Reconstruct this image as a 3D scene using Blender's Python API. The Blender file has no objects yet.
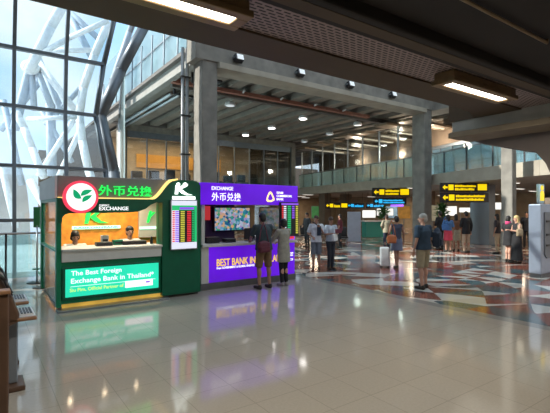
import bpy, bmesh, math, random
from mathutils import Vector, Matrix
random.seed(7)
C = bpy.context.scene
PI = math.pi

# ------------------------------------------------------------------ camera
cam_d = bpy.data.cameras.new('camera')
cam_d.sensor_width = 36.0
cam_d.lens = 27.5
cam_d.clip_end = 400
cam = bpy.data.objects.new('camera', cam_d)
C.collection.objects.link(cam)
cam.location = (0, 0, 1.8)
cam.rotation_euler = (math.radians(90.34), 0, math.radians(-35.1))
C.camera = cam

# ------------------------------------------------------------------ world, sun, exposure
W = bpy.data.worlds.new('sky')
C.world = W
W.use_nodes = True
wn, wl = W.node_tree.nodes, W.node_tree.links
wn.clear()
w_out = wn.new('ShaderNodeOutputWorld')
w_bg = wn.new('ShaderNodeBackground')
w_tc = wn.new('ShaderNodeTexCoord')
w_no = wn.new('ShaderNodeTexNoise'); w_no.inputs['Scale'].default_value = 3.2; w_no.inputs['Detail'].default_value = 7
w_ra = wn.new('ShaderNodeValToRGB')
w_ra.color_ramp.elements[0].position = .36; w_ra.color_ramp.elements[0].color = (.36, .63, .93, 1)
w_ra.color_ramp.elements[1].position = .62; w_ra.color_ramp.elements[1].color = (.92, .97, 1, 1)
wl.new(w_tc.outputs['Generated'], w_no.inputs['Vector'])
wl.new(w_no.outputs['Fac'], w_ra.inputs['Fac'])
wl.new(w_ra.outputs['Color'], w_bg.inputs['Color'])
w_bg.inputs['Strength'].default_value = 1.45
wl.new(w_bg.outputs['Background'], w_out.inputs['Surface'])

sun_d = bpy.data.lights.new('sun', 'SUN')
sun_d.energy = 8; sun_d.angle = .01; sun_d.color = (1, .96, .88)
sun = bpy.data.objects.new('sun', sun_d); C.collection.objects.link(sun)
sun.rotation_euler = Vector((-.9, .45, .62)).to_track_quat('Z', 'Y').to_euler()

C.view_settings.view_transform = 'Standard'
C.view_settings.look = 'None'
C.view_settings.gamma = 1
C.view_settings.use_curve_mapping = False
C.view_settings.exposure = 0.0
C.cycles.max_bounces = 8
C.cycles.transparent_max_bounces = 24
C.cycles.sample_clamp_indirect = 4
try:
    C.cycles.use_denoising = True
except Exception:
    pass

# ------------------------------------------------------------------ materials
def new_mat(name):
    m = bpy.data.materials.new(name); m.use_nodes = True
    nt = m.node_tree; b = nt.nodes['Principled BSDF']
    return m, nt, b

def mat(name, col, rough=.6, metal=0.0, var=.12, scale=6, bump=0.0, spec=.5):
    m, nt, b = new_mat(name)
    b.inputs['Roughness'].default_value = rough
    b.inputs['Metallic'].default_value = metal
    b.inputs['Specular IOR Level'].default_value = spec
    tc = nt.nodes.new('ShaderNodeTexCoord')
    no = nt.nodes.new('ShaderNodeTexNoise'); no.inputs['Scale'].default_value = scale; no.inputs['Detail'].default_value = 5
    nt.links.new(tc.outputs['Object'], no.inputs['Vector'])
    ra = nt.nodes.new('ShaderNodeValToRGB')
    ra.color_ramp.elements[0].position = .3; ra.color_ramp.elements[1].position = .7
    ra.color_ramp.elements[0].color = [c * (1 - var) for c in col] + [1]
    ra.color_ramp.elements[1].color = [min(1, c * (1 + var)) for c in col] + [1]
    nt.links.new(no.outputs['Fac'], ra.inputs['Fac'])
    nt.links.new(ra.outputs['Color'], b.inputs['Base Color'])
    if bump:
        bu = nt.nodes.new('ShaderNodeBump'); bu.inputs['Strength'].default_value = bump; bu.inputs['Distance'].default_value = .02
        nt.links.new(no.outputs['Fac'], bu.inputs['Height']); nt.links.new(bu.outputs['Normal'], b.inputs['Normal'])
    return m

def emit(name, col, s, var=0.0, scale=3):
    m, nt, b = new_mat(name)
    b.inputs['Base Color'].default_value = [c * .5 for c in col] + [1]
    b.inputs['Roughness'].default_value = .3
    b.inputs['Emission Strength'].default_value = s
    b.inputs['Emission Color'].default_value = list(col) + [1]
    if var:
        tc = nt.nodes.new('ShaderNodeTexCoord')
        no = nt.nodes.new('ShaderNodeTexNoise'); no.inputs['Scale'].default_value = scale
        nt.links.new(tc.outputs['Object'], no.inputs['Vector'])
        ra = nt.nodes.new('ShaderNodeValToRGB')
        ra.color_ramp.elements[0].position = .35; ra.color_ramp.elements[1].position = .65
        ra.color_ramp.elements[0].color = [c * (1 - var) for c in col] + [1]
        ra.color_ramp.elements[1].color = list(col) + [1]
        nt.links.new(no.outputs['Fac'], ra.inputs['Fac']); nt.links.new(ra.outputs['Color'], b.inputs['Emission Color'])
    return m

def glass(name, tint=(1, 1, 1), refl=.08, haze=0.0, haze_col=(.8, .9, .95)):
    m = bpy.data.materials.new(name); m.use_nodes = True
    nt = m.node_tree; nt.nodes.clear()
    out = nt.nodes.new('ShaderNodeOutputMaterial')
    tr = nt.nodes.new('ShaderNodeBsdfTransparent'); tr.inputs['Color'].default_value = list(tint) + [1]
    gl = nt.nodes.new('ShaderNodeBsdfGlossy'); gl.inputs['Roughness'].default_value = .03
    lw = nt.nodes.new('ShaderNodeLayerWeight'); lw.inputs['Blend'].default_value = .25
    ma = nt.nodes.new('ShaderNodeMath'); ma.operation = 'MULTIPLY_ADD'; ma.inputs[1].default_value = .5; ma.inputs[2].default_value = refl
    nt.links.new(lw.outputs['Fresnel'], ma.inputs[0])
    mx = nt.nodes.new('ShaderNodeMixShader')
    nt.links.new(ma.outputs[0], mx.inputs[0])
    if haze:
        df = nt.nodes.new('ShaderNodeBsdfTranslucent'); df.inputs['Color'].default_value = list(haze_col) + [1]
        m2 = nt.nodes.new('ShaderNodeMixShader'); m2.inputs[0].default_value = haze
        nt.links.new(tr.outputs[0], m2.inputs[1]); nt.links.new(df.outputs[0], m2.inputs[2])
        nt.links.new(m2.outputs[0], mx.inputs[1])
    else:
        nt.links.new(tr.outputs[0], mx.inputs[1])
    nt.links.new(gl.outputs[0], mx.inputs[2])
    nt.links.new(mx.outputs[0], out.inputs['Surface'])
    return m

M = {}
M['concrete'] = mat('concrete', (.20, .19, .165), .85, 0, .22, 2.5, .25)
M['concrete_pale'] = mat('concrete_pale', (.33, .30, .24), .8, 0, .12, 2, .15)
M['slab_grey'] = mat('slab_grey', (.25, .24, .22), .8, 0, .12, 2)
M['brown_soffit'] = mat('brown_soffit', (.085, .052, .024), .6, 0, .1, 2)
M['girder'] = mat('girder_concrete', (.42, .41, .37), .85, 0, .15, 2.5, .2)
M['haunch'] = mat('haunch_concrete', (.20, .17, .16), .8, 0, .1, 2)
M['tan_edge'] = mat('tan_edge', (.24, .19, .13), .7)
M['dark_soffit'] = mat('dark_soffit', (.020, .014, .011), .7, 0, .15, 2)
M['black_metal'] = mat('black_metal', (.02, .02, .022), .45, .3, .1)
M['dark_plastic'] = mat('dark_plastic', (.018, .018, .02), .35)
M['steel'] = mat('steel', (.34, .36, .38), .35, .8, .08)
M['pipe_steel'] = mat('pipe_steel', (.30, .32, .33), .5, .4, .1)
M['mullion'] = mat('mullion', (.16, .19, .22), .45, .5, .08)
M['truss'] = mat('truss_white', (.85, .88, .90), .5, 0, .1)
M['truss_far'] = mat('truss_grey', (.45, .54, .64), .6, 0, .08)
M['membrane'] = mat('membrane', (.92, .94, .95), .7, 0, .3, .25)
M['glass'] = glass('clear_glass', (.90, .96, .98))
M['rail_glass'] = glass('rail_glass', (.80, .93, .93), .10, .24, (.70, .90, .92))
M['frosted'] = glass('frosted_glass', (.80, .92, .93), .06, .5, (.78, .92, .95))
M['dark_glass'] = glass('dark_glass', (.42, .44, .42), .12)
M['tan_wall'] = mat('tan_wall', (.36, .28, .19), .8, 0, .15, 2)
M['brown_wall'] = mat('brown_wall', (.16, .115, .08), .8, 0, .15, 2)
M['duct_dark'] = mat('duct_dark', (.11, .10, .09), .7, 0, .2, 3)
M['rib_grey'] = mat('rib_grey', (.21, .185, .155), .65, 0, .15, 2)
M['red_strip'] = mat('red_strip', (.30, .13, .09), .6)
M['fixture_brown'] = mat('fixture_brown', (.30, .20, .10), .4, .3)
M['lamp_white'] = emit('lamp_white', (1, .93, .80), 9)
M['lamp_down'] = emit('lamp_down', (1, .95, .92), 16)
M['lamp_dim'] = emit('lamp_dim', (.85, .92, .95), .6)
M['warm_glow'] = emit('warm_glow', (1, .84, .62), 1.0)
M['kgreen'] = mat('deep_green', (.0, .19, .085), .35, 0, .1)
M['kgreen_dark'] = mat('dark_green', (.0, .10, .048), .35, 0, .1)
M['kgrey'] = mat('fascia_grey', (.24, .22, .20), .5, 0, .06)
M['gold_led'] = emit('gold_led', (1, .72, .22), 1.3)
M['gold_led_low'] = emit('gold_led_low', (1, .60, .10), .5, .5, 3)
M['green_led'] = emit('green_led', (.02, .95, .12), 1.1)
M['white_led'] = emit('white_led', (.92, 1, .95), 2.2)
M['mint_led'] = emit('mint_led', (.55, 1, .75), 1.5)
M['panel_mint'] = emit('mint_panel', (.02, .74, .46), 1.0, .12, 2)
M['panel_violet'] = emit('violet_panel', (.15, .008, .84), .72, .22, 1.3)
M['text_white'] = emit('white_text', (1, 1, 1), 1.1)
M['text_yellow'] = emit('yellow_text', (1, .62, .05), 1.0)
M['text_lime'] = emit('lime_text', (.75, .95, .2), .9)
M['ring_red'] = emit('ring_red', (1, .06, .12), .9)
M['disk_white'] = emit('disk_white', (.95, .97, .95), 1.0)
M['leaf_green'] = emit('leaf_green', (.0, .45, .18), .7)
M['kiosk_orange'] = mat('orange_wall', (.80, .30, .035), .6, 0, .25, 7, .3)
M['counter_grey'] = mat('counter_grey', (.58, .56, .51), .5, 0, .05)
M['plinth'] = mat('plinth_grey', (.13, .13, .13), .4, .3)
M['kiosk_dark'] = mat('kiosk_dark_wall', (.045, .03, .045), .6)
M['white_paint'] = mat('white_paint', (.62, .62, .62), .5, 0, .05)
M['silver'] = mat('silver_cabinet', (.42, .46, .55), .4, .3, .05)
M['machine_dark'] = mat('machine_panel', (.20, .21, .23), .4, .2)
M['sign_black'] = mat('sign_black', (.012, .014, .02), .4)
M['sign_yellow'] = emit('sign_yellow', (1, .70, .0), .95)
M['sign_blue'] = emit('sign_blue', (.03, .50, .95), 1.0)
M['sign_white'] = emit('sign_white', (1, .98, .9), 1.1)
M['shop_white'] = emit('shop_white', (1, .95, .85), 1.6)
M['shop_teal'] = emit('shop_teal', (.03, .26, .21), .12)
M['shop_violet'] = emit('shop_violet', (.30, .12, .9), 1.3)
M['shop_red'] = emit('shop_red', (.8, .05, .05), .5)
M['rate_white'] = emit('rate_white', (.80, .82, .95), .85)
M['rate_green'] = emit('rate_green', (.02, .55, .18), .8)
M['rate_red'] = emit('rate_red', (.95, .04, .06), .8)
M['rate_yellow'] = emit('rate_yellow', (.85, .80, .10), .6)
M['rate_violet'] = emit('rate_violet', (.30, .10, .9), .8)
M['rate_black'] = mat('rate_black', (.02, .025, .03), .3)
M['plant'] = mat('plant', (.05, .16, .04), .7, 0, .4, 12)
M['wood'] = mat('wood_edge', (.27, .14, .07), .5, 0, .2, 8)
M['wood_dark'] = mat('brown_laminate', (.09, .05, .032), .45, 0, .2, 5)
M['shelf_top'] = mat('shelf_top', (.45, .45, .47), .35, 0, .1)
M['ad_grey'] = mat('ad_grey', (.20, .23, .27), .25, .2, .15, .6)
M['orange_leather'] = mat('orange_leather', (.42, .12, .04), .5)
M['navy'] = mat('navy', (.02, .032, .055), .8)
M['maroon'] = mat('maroon', (.10, .015, .03), .7)
M['seat_black'] = mat('seat_black', (.015, .015, .017), .5)
M['white_bag'] = mat('white_bag', (.72, .72, .72), .5)

def tv_mat():
    m, nt, b = new_mat('tv_picture')
    tc = nt.nodes.new('ShaderNodeTexCoord')
    vo = nt.nodes.new('ShaderNodeTexVoronoi'); vo.inputs['Scale'].default_value = 14
    no = nt.nodes.new('ShaderNodeTexNoise'); no.inputs['Scale'].default_value = 5; no.inputs['Detail'].default_value = 4
    nt.links.new(tc.outputs['Object'], no.inputs['Vector'])
    nt.links.new(no.outputs['Color'], vo.inputs['Vector'])
    nt.links.new(tc.outputs['Object'], vo.inputs['Vector'])
    ra = nt.nodes.new('ShaderNodeValToRGB'); cr = ra.color_ramp; cr.interpolation = 'LINEAR'
    cr.elements[0].position = 0; cr.elements[0].color = (.01, .05, .25, 1)
    cr.elements[1].position = 1; cr.elements[1].color = (.9, .8, .95, 1)
    for p, c in ((.2, (.02, .3, .45, 1)), (.38, (.1, .5, .12, 1)), (.52, (.45, .35, .8, 1)), (.66, (.95, .55, .25, 1)), (.8, (.1, .5, .8, 1))):
        e = cr.elements.new(p); e.color = c
    sp = nt.nodes.new('ShaderNodeSeparateColor')
    nt.links.new(vo.outputs['Color'], sp.inputs['Color'])
    nt.links.new(sp.outputs[0], ra.inputs['Fac'])
    nt.links.new(ra.outputs['Color'], b.inputs['Emission Color'])
    b.inputs['Emission Strength'].default_value = .6
    b.inputs['Base Color'].default_value = (.02, .02, .02, 1)
    b.inputs['Roughness'].default_value = .2
    return m
M['tv'] = tv_mat()

def tile_floor_mat():
    m, nt, b = new_mat('polished_tile')
    N = nt.nodes; L = nt.links
    ge = N.new('ShaderNodeNewGeometry')
    mp = N.new('ShaderNodeMapping'); mp.inputs['Location'].default_value = (-.1, -.3, 0)
    L.new(ge.outputs['Position'], mp.inputs['Vector'])
    br = N.new('ShaderNodeTexBrick')
    br.offset = 0; br.squash = 1
    br.inputs['Scale'].default_value = 1
    br.inputs['Brick Width'].default_value = .5; br.inputs['Row Height'].default_value = .5
    br.inputs['Mortar Size'].default_value = .004; br.inputs['Mortar Smooth'].default_value = .3
    br.inputs['Color1'].default_value = (.385, .35, .30, 1)
    br.inputs['Color2'].default_value = (.40, .362, .31, 1)
    br.inputs['Mortar'].default_value = (.29, .26, .225, 1)
    L.new(mp.outputs[0], br.inputs['Vector'])
    no = N.new('ShaderNodeTexNoise'); no.inputs['Scale'].default_value = 40; no.inputs['Detail'].default_value = 6
    L.new(ge.outputs['Position'], no.inputs['Vector'])
    mx = N.new('ShaderNodeMix'); mx.data_type = 'RGBA'; mx.blend_type = 'MULTIPLY'; mx.inputs[0].default_value = .15
    ra = N.new('ShaderNodeValToRGB'); ra.color_ramp.elements[0].color = (.75, .75, .75, 1); ra.color_ramp.elements[1].color = (1.1, 1.1, 1.1, 1)
    ra.color_ramp.elements[0].position = .4; ra.color_ramp.elements[1].position = .6
    L.new(no.outputs['Fac'], ra.inputs['Fac'])
    L.new(br.outputs['Color'], mx.inputs[6]); L.new(ra.outputs['Color'], mx.inputs[7])
    L.new(mx.outputs[2], b.inputs['Base Color'])
    b.inputs['Roughness'].default_value = .08
    b.inputs['IOR'].default_value = 1.6
    n2 = N.new('ShaderNodeTexNoise'); n2.inputs['Scale'].default_value = 1.6
    L.new(ge.outputs['Position'], n2.inputs['Vector'])
    bu = N.new('ShaderNodeBump'); bu.inputs['Strength'].default_value = .04; bu.inputs['Distance'].default_value = .02
    L.new(n2.outputs['Fac'], bu.inputs['Height']); L.new(bu.outputs['Normal'], b.inputs['Normal'])
    return m
M['tile'] = tile_floor_mat()

def mosaic_mat():
    m, nt, b = new_mat('mosaic_stone')
    N = nt.nodes; L = nt.links
    def math_(op, a, bb=None, c=None):
        n = N.new('ShaderNodeMath'); n.operation = op
        for i, v in enumerate((a, bb, c)):
            if v is None: continue
            if isinstance(v, (int, float)): n.inputs[i].default_value = v
            else: L.new(v, n.inputs[i])
        return n.outputs[0]
    ge = N.new('ShaderNodeNewGeometry'); se = N.new('ShaderNodeSeparateXYZ')
    L.new(ge.outputs['Position'], se.inputs[0]); X, Y = se.outputs[0], se.outputs[1]
    # warped diamonds
    a = math_('ADD', math_('MULTIPLY', X, 1.24), math_('MULTIPLY', Y, .67))
    c = math_('MULTIPLY', math_('ADD', math_('MULTIPLY', X, .15), math_('MULTIPLY', Y, .995)), -1.4)
    a2 = math_('ADD', a, math_('MULTIPLY', math_('SINE', math_('MULTIPLY', Y, .9)), .55))
    c2 = math_('ADD', c, math_('MULTIPLY', math_('SINE', math_('MULTIPLY', X, 1.1)), .40))
    fa = math_('FLOOR', a2); fc = math_('FLOOR', c2)
    # triangles: cut every cell on its diagonal
    tri = math_('GREATER_THAN', math_('ADD', math_('FRACT', a2), math_('FRACT', c2)), 1.0)
    # circle bands
    R = 4.4
    lx = math_('SUBTRACT', math_('MULTIPLY', math_('FRACT', math_('DIVIDE', math_('SUBTRACT', X, 7.3), R)), R), R / 2)
    ly = math_('SUBTRACT', math_('MULTIPLY', math_('FRACT', math_('DIVIDE', math_('ADD', Y, .6), R)), R), R / 2)
    rr = math_('SQRT', math_('ADD', math_('MULTIPLY', lx, lx), math_('MULTIPLY', ly, ly)))
    band = math_('FLOOR', math_('MULTIPLY', rr, 1.25))
    co = N.new('ShaderNodeCombineXYZ')
    L.new(fa, co.inputs[0]); L.new(fc, co.inputs[1]); L.new(math_('ADD', math_('MULTIPLY', tri, 3.7), band), co.inputs[2])
    wnz = N.new('ShaderNodeTexWhiteNoise'); wnz.noise_dimensions = '3D'
    L.new(co.outputs[0], wnz.inputs['Vector'])
    ra = N.new('ShaderNodeValToRGB'); cr = ra.color_ramp; cr.interpolation = 'CONSTANT'
    cr.elements[0].position = 0; cr.elements[0].color = (.25, .085, .06, 1)
    cr.elements[1].position = .30; cr.elements[1].color = (.07, .13, .15, 1)
    for p, col in ((.52, (.56, .53, .47, 1)), (.67, (.12, .12, .115, 1)), (.78, (.30, .09, .06, 1)), (.91, (.60, .60, .56, 1))):
        e = cr.elements.new(p); e.color = col
    L.new(wnz.outputs['Value'], ra.inputs['Fac'])
    # plain grey border along the polished tiles
    edge = math_('LESS_THAN', X, 7.15)
    mx = N.new('ShaderNodeMix'); mx.data_type = 'RGBA'
    L.new(edge, mx.inputs[0]); L.new(ra.outputs['Color'], mx.inputs[6]); mx.inputs[7].default_value = (.27, .26, .235, 1)
    L.new(mx.outputs[2], b.inputs['Base Color'])
    b.inputs['Roughness'].default_value = .13
    b.inputs['IOR'].default_value = 1.55
    return m
M['mosaic'] = mosaic_mat()

def perforated_mat():
    m, nt, b = new_mat('perforated_metal')
    N = nt.nodes; L = nt.links
    ge = N.new('ShaderNodeNewGeometry')
    br = N.new('ShaderNodeTexBrick'); br.offset = .5
    br.inputs['Scale'].default_value = 1
    br.inputs['Brick Width'].default_value = .085; br.inputs['Row Height'].default_value = .040
    br.inputs['Mortar Size'].default_value = .013; br.inputs['Mortar Smooth'].default_value = .2
    br.inputs['Color1'].default_value = (.02, .016, .014, 1); br.inputs['Color2'].default_value = (.025, .018, .016, 1)
    br.inputs['Mortar'].default_value = (.38, .29, .27, 1)
    L.new(ge.outputs['Position'], br.inputs['Vector'])
    L.new(br.outputs['Color'], b.inputs['Base Color'])
    b.inputs['Roughness'].default_value = .5; b.inputs['Metallic'].default_value = .2
    bu = N.new('ShaderNodeBump'); bu.inputs['Distance'].default_value = .004
    L.new(br.outputs['Fac'], bu.inputs['Height']); L.new(bu.outputs['Normal'], b.inputs['Normal'])
    return m
M['perforated'] = perforated_mat()

# ------------------------------------------------------------------ mesh helpers
class MB:
    """collects shapes and links them as ONE mesh object"""
    def __init__(self):
        self.v = []; self.f = []
    def add(self, vs, fs):
        o = len(self.v); self.v += [tuple(p) for p in vs]; self.f += [tuple(i + o for i in f) for f in fs]; return self
    def box(self, x0, x1, y0, y1, z0, z1):
        return self.add([(x0, y0, z0), (x1, y0, z0), (x1, y1, z0), (x0, y1, z0), (x0, y0, z1), (x1, y0, z1), (x1, y1, z1), (x0, y1, z1)],
                        [(0, 3, 2, 1), (4, 5, 6, 7), (0, 1, 5, 4), (1, 2, 6, 5), (2, 3, 7, 6), (3, 0, 4, 7)])
    def obox(self, a, b, w, z0, z1):
        """upright box along plan line a-b, w wide"""
        a = Vector(a[:2]); b = Vector(b[:2]); n = (b - a).normalized(); n = Vector((-n.y, n.x)) * w / 2
        p = [a - n, b - n, b + n, a + n]
        return self.prism(p, z0, z1)
    def prism(self, pts, z0, z1):
        n = len(pts)
        vs = [(p[0], p[1], z0) for p in pts] + [(p[0], p[1], z1) for p in pts]
        fs = [tuple(reversed(range(n))), tuple(range(n, 2 * n))] + [(i, (i + 1) % n, n + (i + 1) % n, n + i) for i in range(n)]
        return self.add(vs, fs)
    def plate(self, pts, y0, y1):
        """outline in XZ pushed through from y0 to y1"""
        n = len(pts)
        vs = [(p[0], y0, p[1]) for p in pts] + [(p[0], y1, p[1]) for p in pts]
        fs = [tuple(range(n)), tuple(reversed(range(n, 2 * n)))] + [((i + 1) % n, i, n + i, n + (i + 1) % n) for i in range(n)]
        return self.add(vs, fs)
    def side(self, pts, x0, x1):
        """outline in YZ pushed through from x0 to x1"""
        n = len(pts)
        vs = [(x0, p[0], p[1]) for p in pts] + [(x1, p[0], p[1]) for p in pts]
        fs = [tuple(reversed(range(n))), tuple(range(n, 2 * n))] + [(i, (i + 1) % n, n + (i + 1) % n, n + i) for i in range(n)]
        return self.add(vs, fs)
    def cone(self, a, b, r0, r1, n=12):
        a = Vector(a); b = Vector(b); d = (b - a)
        if d.length < 1e-6: return self
        q = d.to_track_quat('Z', 'Y'); vs = []
        for c, r in ((a, r0), (b, r1)):
            for i in range(n):
                t = 2 * PI * i / n; vs.append(c + q @ Vector((r * math.cos(t), r * math.sin(t), 0)))
        return self.add(vs, [tuple(reversed(range(n))), tuple(range(n, 2 * n))] + [(i, (i + 1) % n, n + (i + 1) % n, n + i) for i in range(n)])
    def tube(self, pts, r, n=10):
        for a, b in zip(pts, pts[1:]): self.cone(a, b, r, r, n)
        for p in pts[1:-1]: self.ball(p, (r, r, r), 8, 5)
        return self
    def ball(self, c, r, n=14, m=9, rot=None):
        c = Vector(c); vs = [Vector((0, 0, r[2]))]
        for j in range(1, m):
            ph = PI * j / m
            for i in range(n):
                t = 2 * PI * i / n
                vs.append(Vector((r[0] * math.sin(ph) * math.cos(t), r[1] * math.sin(ph) * math.sin(t), r[2] * math.cos(ph))))
        vs.append(Vector((0, 0, -r[2])))
        if rot is not None: vs = [rot @ p for p in vs]
        fs = [(0, 1 + i, 1 + (i + 1) % n) for i in range(n)]
        for j in range(m - 2):
            for i in range(n):
                a = 1 + j * n + i; b = 1 + j * n + (i + 1) % n; fs.append((a, a + n, b + n, b))
        l = len(vs) - 1; o = 1 + (m - 2) * n
        fs += [(l, o + (i + 1) % n, o + i) for i in range(n)]
        return self.add([c + p for p in vs], fs)
    def cap(self, a, b, r0, r1):
        self.cone(a, b, r0, r1, 12); self.ball(a, (r0,) * 3, 12, 7); self.ball(b, (r1,) * 3, 12, 7); return self
    def lathe(self, prof, c=(0, 0, 0), n=24, sx=1, sy=1):
        vs = []; m = len(prof)
        for r, z in prof:
            for i in range(n):
                t = 2 * PI * i / n; vs.append((c[0] + r * sx * math.cos(t), c[1] + r * sy * math.sin(t), c[2] + z))
        fs = [tuple(reversed(range(n))), tuple(range((m - 1) * n, m * n))]
        for j in range(m - 1):
            for i in range(n): fs.append((j * n + i, j * n + (i + 1) % n, (j + 1) * n + (i + 1) % n, (j + 1) * n + i))
        return self.add(vs, fs)
    def build(self, name, m, parent=None, bevel=0, smooth=False, world=True, voxel=0, seg=2):
        me = bpy.data.meshes.new(name)
        off = parent_world(parent) if (parent is not None and world) else Vector((0, 0, 0))
        me.from_pydata([(p[0] - off.x, p[1] - off.y, p[2] - off.z) for p in self.v], [], self.f)
        me.update()
        bm = bmesh.new(); bm.from_mesh(me); bmesh.ops.recalc_face_normals(bm, faces=bm.faces[:]); bm.to_mesh(me); bm.free()
        o = bpy.data.objects.new(name, me); C.collection.objects.link(o)
        if parent is not None: o.parent = parent
        me.materials.append(m)
        if voxel:
            r = o.modifiers.new('r', 'REMESH'); r.mode = 'VOXEL'; r.voxel_size = voxel
            s = o.modifiers.new('s', 'SMOOTH'); s.factor = .5; s.iterations = 4
            dg = bpy.context.evaluated_depsgraph_get(); dg.update()
            nm = bpy.data.meshes.new_from_object(o.evaluated_get(dg)); o.modifiers.clear()
            o.data = nm; nm.name = name; bpy.data.meshes.remove(me); me = nm
            if not me.materials: me.materials.append(m)
            smooth = True
        if smooth:
            for p in me.polygons: p.use_smooth = True
        if bevel:
            b = o.modifiers.new('bevel', 'BEVEL'); b.width = bevel; b.segments = seg; b.limit_method = 'ANGLE'
        return o

def parent_world(p):
    v = Vector((0, 0, 0))
    while p is not None: v += p.location; p = p.parent
    return v

def tag(o, label, cat, group=None, kind=None):
    o['label'] = label; o['category'] = cat
    if group: o['group'] = group
    if kind: o['kind'] = kind
    return o
def thing(name, loc, label, cat, group=None, rz=0):
    o = bpy.data.objects.new(name, None); o.empty_display_size = .2
    C.collection.objects.link(o); o.location = loc; o.rotation_euler = (0, 0, rz)
    return tag(o, label, cat, group)
def struct(o, label=None):
    o['kind'] = 'structure'
    if label: o['label'] = label
    return o
def copy_tree(o, parent=None):
    c = o.copy(); C.collection.objects.link(c); c.parent = parent
    for ch in list(o.children): copy_tree(ch, c)
    return c

def lettering(name, s, m, parent, x0, x1, z0, z1, y, depth=.012, bold=0.0, world=True):
    cu = bpy.data.curves.new('letters', 'FONT'); cu.body = s; cu.extrude = depth / 2; cu.offset = bold; cu.resolution_u = 3
    o = bpy.data.objects.new('letters', cu); C.collection.objects.link(o)
    dg = bpy.context.evaluated_depsgraph_get(); dg.update()
    me = bpy.data.meshes.new_from_object(o.evaluated_get(dg))
    bpy.data.objects.remove(o); bpy.data.curves.remove(cu)
    xs = [v.co.x for v in me.vertices]; ys = [v.co.y for v in me.vertices]
    ax, bx, ay, by = min(xs), max(xs), min(ys), max(ys)
    off = parent_world(parent) if world else Vector((0, 0, 0))
    for v in me.vertices:
        x = x0 + (v.co.x - ax) / (bx - ax) * (x1 - x0); z = z0 + (v.co.y - ay) / (by - ay) * (z1 - z0)
        v.co = Vector((x, y - v.co.z, z)) - off
    me.materials.clear(); me.materials.append(m); me.name = name
    ob = bpy.data.objects.new(name, me); C.collection.objects.link(ob); ob.parent = parent
    return ob

def area(name, loc, size, sy, power, col, target=(0, 0, -1)):
    d = bpy.data.lights.new(name, 'AREA'); d.shape = 'RECTANGLE'; d.size = size; d.size_y = sy; d.energy = power; d.color = col
    o = bpy.data.objects.new(name, d); C.collection.objects.link(o); o.location = loc
    o.rotation_euler = (-Vector(target)).to_track_quat('Z', 'Y').to_euler()
    return o
def spot(name, loc, power, col, ang=100, radius=.06, target=(0, 0, -1)):
    d = bpy.data.lights.new(name, 'SPOT'); d.energy = power; d.color = col; d.spot_size = math.radians(ang); d.spot_blend = .6; d.shadow_soft_size = radius
    o = bpy.data.objects.new(name, d); C.collection.objects.link(o); o.location = loc
    o.rotation_euler = (-Vector(target)).to_track_quat('Z', 'Y').to_euler()
    return o

# point seen at a photo pixel at a forward distance d, used to read real positions off the photograph
FW = Vector((.575, .818)); RT = Vector((.818, -.575))
def at(px, py, d):
    l = (px - 275) / 420 * d
    p = RT * l + FW * d
    return Vector((p.x, p.y, 1.8 + (209 - py) / 420 * d))

# ================================================================== STRUCTURE
# floors
struct(MB().box(-4, 6.9, -5, 14, -.2, 0).build('floor', M['tile']))
struct(MB().box(6.9, 52, -5, 60, -.2, 0).build('floor', M['mosaic']))
struct(MB().box(3.2, 6.9, 14, 30, -.2, 0).build('floor', M['tile']))

# enclosure
struct(MB().box(-4.3, -4, -5, 13.2, 0, 9.2).build('wall_left', M['slab_grey']))
struct(MB().box(-4.3, 20, -5.3, -5, 0, 9.2).build('wall_back', M['tan_wall']))
struct(MB().box(20, 52, -5.3, -5, 0, 3.2).build('wall_near', M['tan_wall']))
struct(MB().box(52, 52.3, -5.3, 60, 0, 3.2).build('wall_right', M['brown_wall']))
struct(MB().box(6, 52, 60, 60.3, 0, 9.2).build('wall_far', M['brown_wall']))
struct(MB().box(-4.3, 6, 3.2, 8.6, 9.0, 9.3).build('ceiling', M['rib_grey']))

# near ceiling: dark field, dark beam, perforated strip, brown soffit
struct(MB().box(-4, 9, -5, 2.12, 3.30, 3.6).build('ceiling', M['dark_soffit']))
o = struct(MB().box(-4, 9, 2.12, 2.38, 3.20, 3.6).build('ceiling_beam', M['dark_soffit'], bevel=.02))
struct(MB().box(-4, 9, 2.38, 2.92, 3.26, 3.6).build('ceiling', M['perforated']))
pts = [(-4, 2.92)] + [(-4, 3.30), (5.0, 3.38), (5.9, 3.42), (6.4, 3.62), (6.4, 4.06), (9, 4.06), (9, 2.92)]
struct(MB().prism(pts, 3.24, 3.7).build('ceiling', M['brown_soffit']))
struct(MB().box(-4, 9, 2.19, 2.31, 3.196, 3.2).build('trim_1', M['brown_soffit']))
tag(MB().tube([(-1, 1.63, 3.27), (4.1, 1.65, 3.27), (4.1, 1.65, 3.31)], .014).build('ceiling_conduit', M['fixture_brown'], smooth=True),
    'thin straight conduit running under the dark ceiling near the camera', 'conduit')

# concrete girder and curved haunch at the right
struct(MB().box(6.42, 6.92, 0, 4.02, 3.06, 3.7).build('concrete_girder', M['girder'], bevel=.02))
struct(MB().box(6.36, 7.0, 0, 4.05, 2.97, 3.06).build('trim_2', M['tan_edge'], bevel=.01))
hp = [(4.02, 3.5), (4.02, 2.99), (3.8, 2.90), (3.4, 2.78), (3.0, 2.68), (2.86, 2.5), (2.76, 2.25), (2.7, 1.9), (2.6, 0), (1.2, 0), (1.2, 3.5)]
struct(MB().side(hp, 7.02, 7.6).build('column_haunch', M['haunch'], bevel=.02))

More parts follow.
